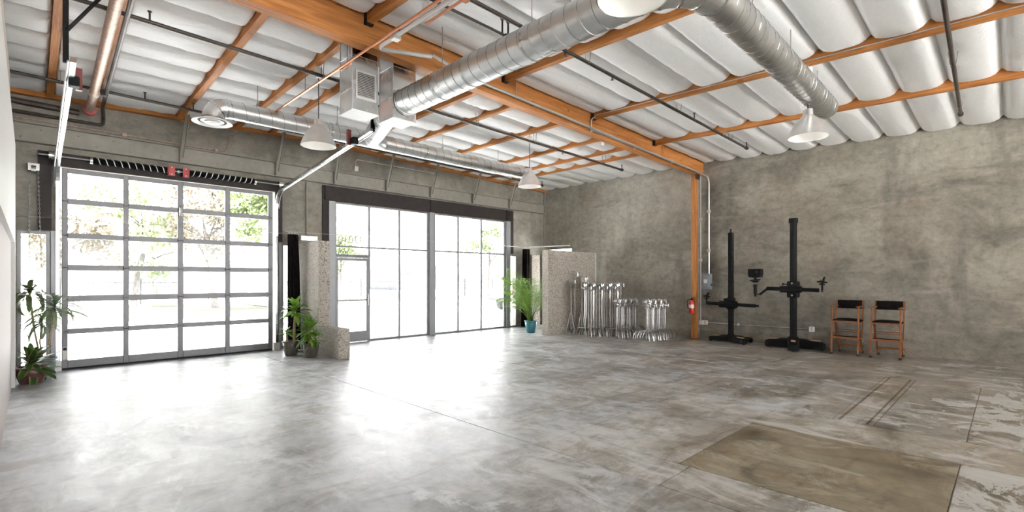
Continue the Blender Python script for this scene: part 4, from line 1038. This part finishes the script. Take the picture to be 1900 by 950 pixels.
# ---------------------------------------------------------------- outside: street, lawn, fence, trees, houses, truck
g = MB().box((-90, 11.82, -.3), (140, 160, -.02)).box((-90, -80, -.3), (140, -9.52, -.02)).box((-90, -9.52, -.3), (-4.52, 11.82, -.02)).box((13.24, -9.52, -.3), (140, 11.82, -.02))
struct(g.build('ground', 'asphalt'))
struct(MB().box((-12, 23.6, -.02), (9.0, 36.5, .10)).build('lawn', 'grass'))
struct(MB().box((-12.2, 23.3, -.02), (9.3, 23.6, .14)).box((9.0, 23.6, -.02), (9.3, 36.5, .14)).build('kerb', 'kerb'))
struct(MB().box((9.3, 30.0, -.02), (60, 36.5, .02)).build('verge', 'grass'))
fn = tag(empty('iron_fence', (20, 37, 0)), 'dark iron picket fence along the far side of the street', 'fence')
fpst = None
for k in range(18):
    xx = -6.0 + 3.6 * k
    if fpst is None: fpst = MB().box((xx - .05, 36.95, 0), (xx + .05, 37.05, 1.65)).build('post', 'fence', fn); fx = xx
    else: inst(fpst, fn, (xx - fx, 0, 0))
for z in (.2, 1.35): MB().box((-6, 36.98, z), (55.2, 37.02, z + .04)).build('rail', 'fence', fn)
m = MB()
for k in range(300):
    xx = -5.8 + k * .2; m.box((xx - .01, 36.99, .1), (xx + .01, 37.01, 1.5))
m.build('picket_row', 'fence', fn)['kind'] = 'stuff'
def tree(name, x, y, h, rad, zc, mat, label, seed, n=1500, lean=0.0):
    r = random.Random(seed); t = tag(empty(name, (x, y, 0)), label, 'tree', 'street trees outside')
    tr = MB(); top = Vector((x + lean, y, zc)); tr.tube([(x, y, 0), (x + lean * .3, y, zc * .45), top], [.18, .13, .07], 8)
    for k in range(9):
        a = r.uniform(0, 6.28); st = Vector((x, y, 0)).lerp(top, r.uniform(.5, .95)); e = st + Vector((math.cos(a) * rad * .8, math.sin(a) * rad * .8, r.uniform(.3, 1.0) * rad))
        tr.tube([st, st.lerp(e, .5) + Vector((0, 0, .15)), e], [.06, .04, .015], 6)
    tr.build('trunk', 'bark', t)
    cl = [Vector((x + lean + r.gauss(0, rad * .5), y + r.gauss(0, rad * .5), zc + r.gauss(.25 * rad, rad * .45))) for _ in range(22)]
    m = MB()
    for k in range(n):
        c = r.choice(cl); p = c + Vector((r.gauss(0, .28), r.gauss(0, .28), r.gauss(0, .24))) * rad * .6
        u = Vector((r.gauss(0, 1), r.gauss(0, 1), r.gauss(0, 1))).normalized(); v = u.orthogonal().normalized(); s = r.uniform(.09, .17)
        i = len(m.v); m.v += [tuple(p - u * s), tuple(p + v * s * .6), tuple(p + u * s), tuple(p - v * s * .6)]; m.f.append([i, i + 1, i + 2, i + 3])
    m.build('foliage', mat, t)['kind'] = 'stuff'
tree('street_tree', 4.0, 33.5, 6, 2.6, 4.6, 'tree', 'pale street tree seen through the middle of the roll-up door', 1, 3000, .8)
tree('street_tree', 1.3, 30.0, 5, 1.7, 3.3, 'tree_r', 'small reddish street tree seen through the left panes of the roll-up door', 2, 2400)
tree('street_tree', 7.0, 29.5, 6, 2.0, 4.3, 'tree_r', 'reddish street tree seen through the third column of door panes', 3, 2800, -.5)
tree('street_tree', 8.4, 25.2, 7, 1.9, 5.0, 'tree', 'dense green street tree seen through the right column of door panes', 4, 6500)
tree('street_tree', 18.2, 38.5, 6, 2.0, 3.6, 'tree', 'green tree seen through the glass entrance door', 5, 3000)
tree('street_tree', 30.5, 34.0, 6, 2.0, 4.6, 'tree', 'green tree seen through the last storefront pane', 6, 3000)
def house(x0, x1, y, h, rh, label):
    t = tag(empty('low_house', ((x0 + x1) / 2, y, 0)), label, 'house')
    MB().box((x0, y, 0), (x1, y + 9, h)).build('wall', 'house', t)
    MB().loft([[(x0 - .6, y - .6, h), (x0 - .6, y + 9.6, h), (x0 - .2, y + 4.5, h + rh)], [(x1 + .6, y - .6, h), (x1 + .6, y + 9.6, h), (x1 + .2, y + 4.5, h + rh)]]).build('roof', 'roof', t)
    for k in range(3):
        a = x0 + (x1 - x0) * (.15 + .3 * k); w_ = MB().box((a, y - .06, .9), (a + 1.5, y - .01, 2.0)).build('window', 'alu_l', t); MB().box((a + .1, y - .08, 1.0), (a + 1.4, y - .061, 1.9)).build('pane', 'carglass', w_)
house(2, 18, 62, 2.4, 1.0, 'low house with grey roof far behind the roll-up door')
house(38, 56, 62, 2.5, 1.3, 'low house with grey roof far behind the storefront')
sg = tag(empty('street_sign', (11.8, 23.8, 0)), 'small pale sign board on a post outside the glass door', 'sign')
MB().box((11.75, 23.78, 0), (11.82, 23.84, 1.5)).build('post', 'fence', sg); MB().bbox((11.4, 23.74, 1.5), (12.2, 23.80, 1.95), .01).build('board', 'house', sg)
tk = tag(empty('pickup_truck', (18.6, 17.6, 0)), 'white pickup truck parked outside the last storefront pane', 'truck')
def prof(pts, y0, y1): return MB().loft([[(a, y0, b) for a, b in pts], [(a, y1, b) for a, b in pts]])
prof([(15.9, .55), (21.2, .55), (21.3, .85), (21.1, 1.05), (19.9, 1.15), (15.9, 1.12)], 16.8, 18.6).build('body', 'car', tk)
prof([(17.6, 1.13), (20.0, 1.14), (19.3, 1.78), (17.9, 1.80)], 16.9, 18.5).build('cab', 'car', tk)
prof([(17.85, 1.2), (19.75, 1.2), (19.2, 1.70), (17.98, 1.72)], 16.88, 16.898).build('side_window', 'carglass', tk)
for xx in (16.8, 20.2):
    for yy in (16.75, 18.35): MB().tube([(xx, yy, .38), (xx, yy + .28, .38)], .38, 18).build('wheel', 'tyre', tk)
MB().box((15.75, 16.85, .5), (15.9, 18.55, .68)).build('bumper', 'fence', tk); MB().box((15.88, 16.79, .85), (15.93, 16.95, 1.08)).build('tail_lamp', 'tail', tk)
MB().bbox((19.3, 16.6, 1.2), (19.42, 16.8, 1.38), .02).build('mirror', 'car', tk)
tk.location.x += .75
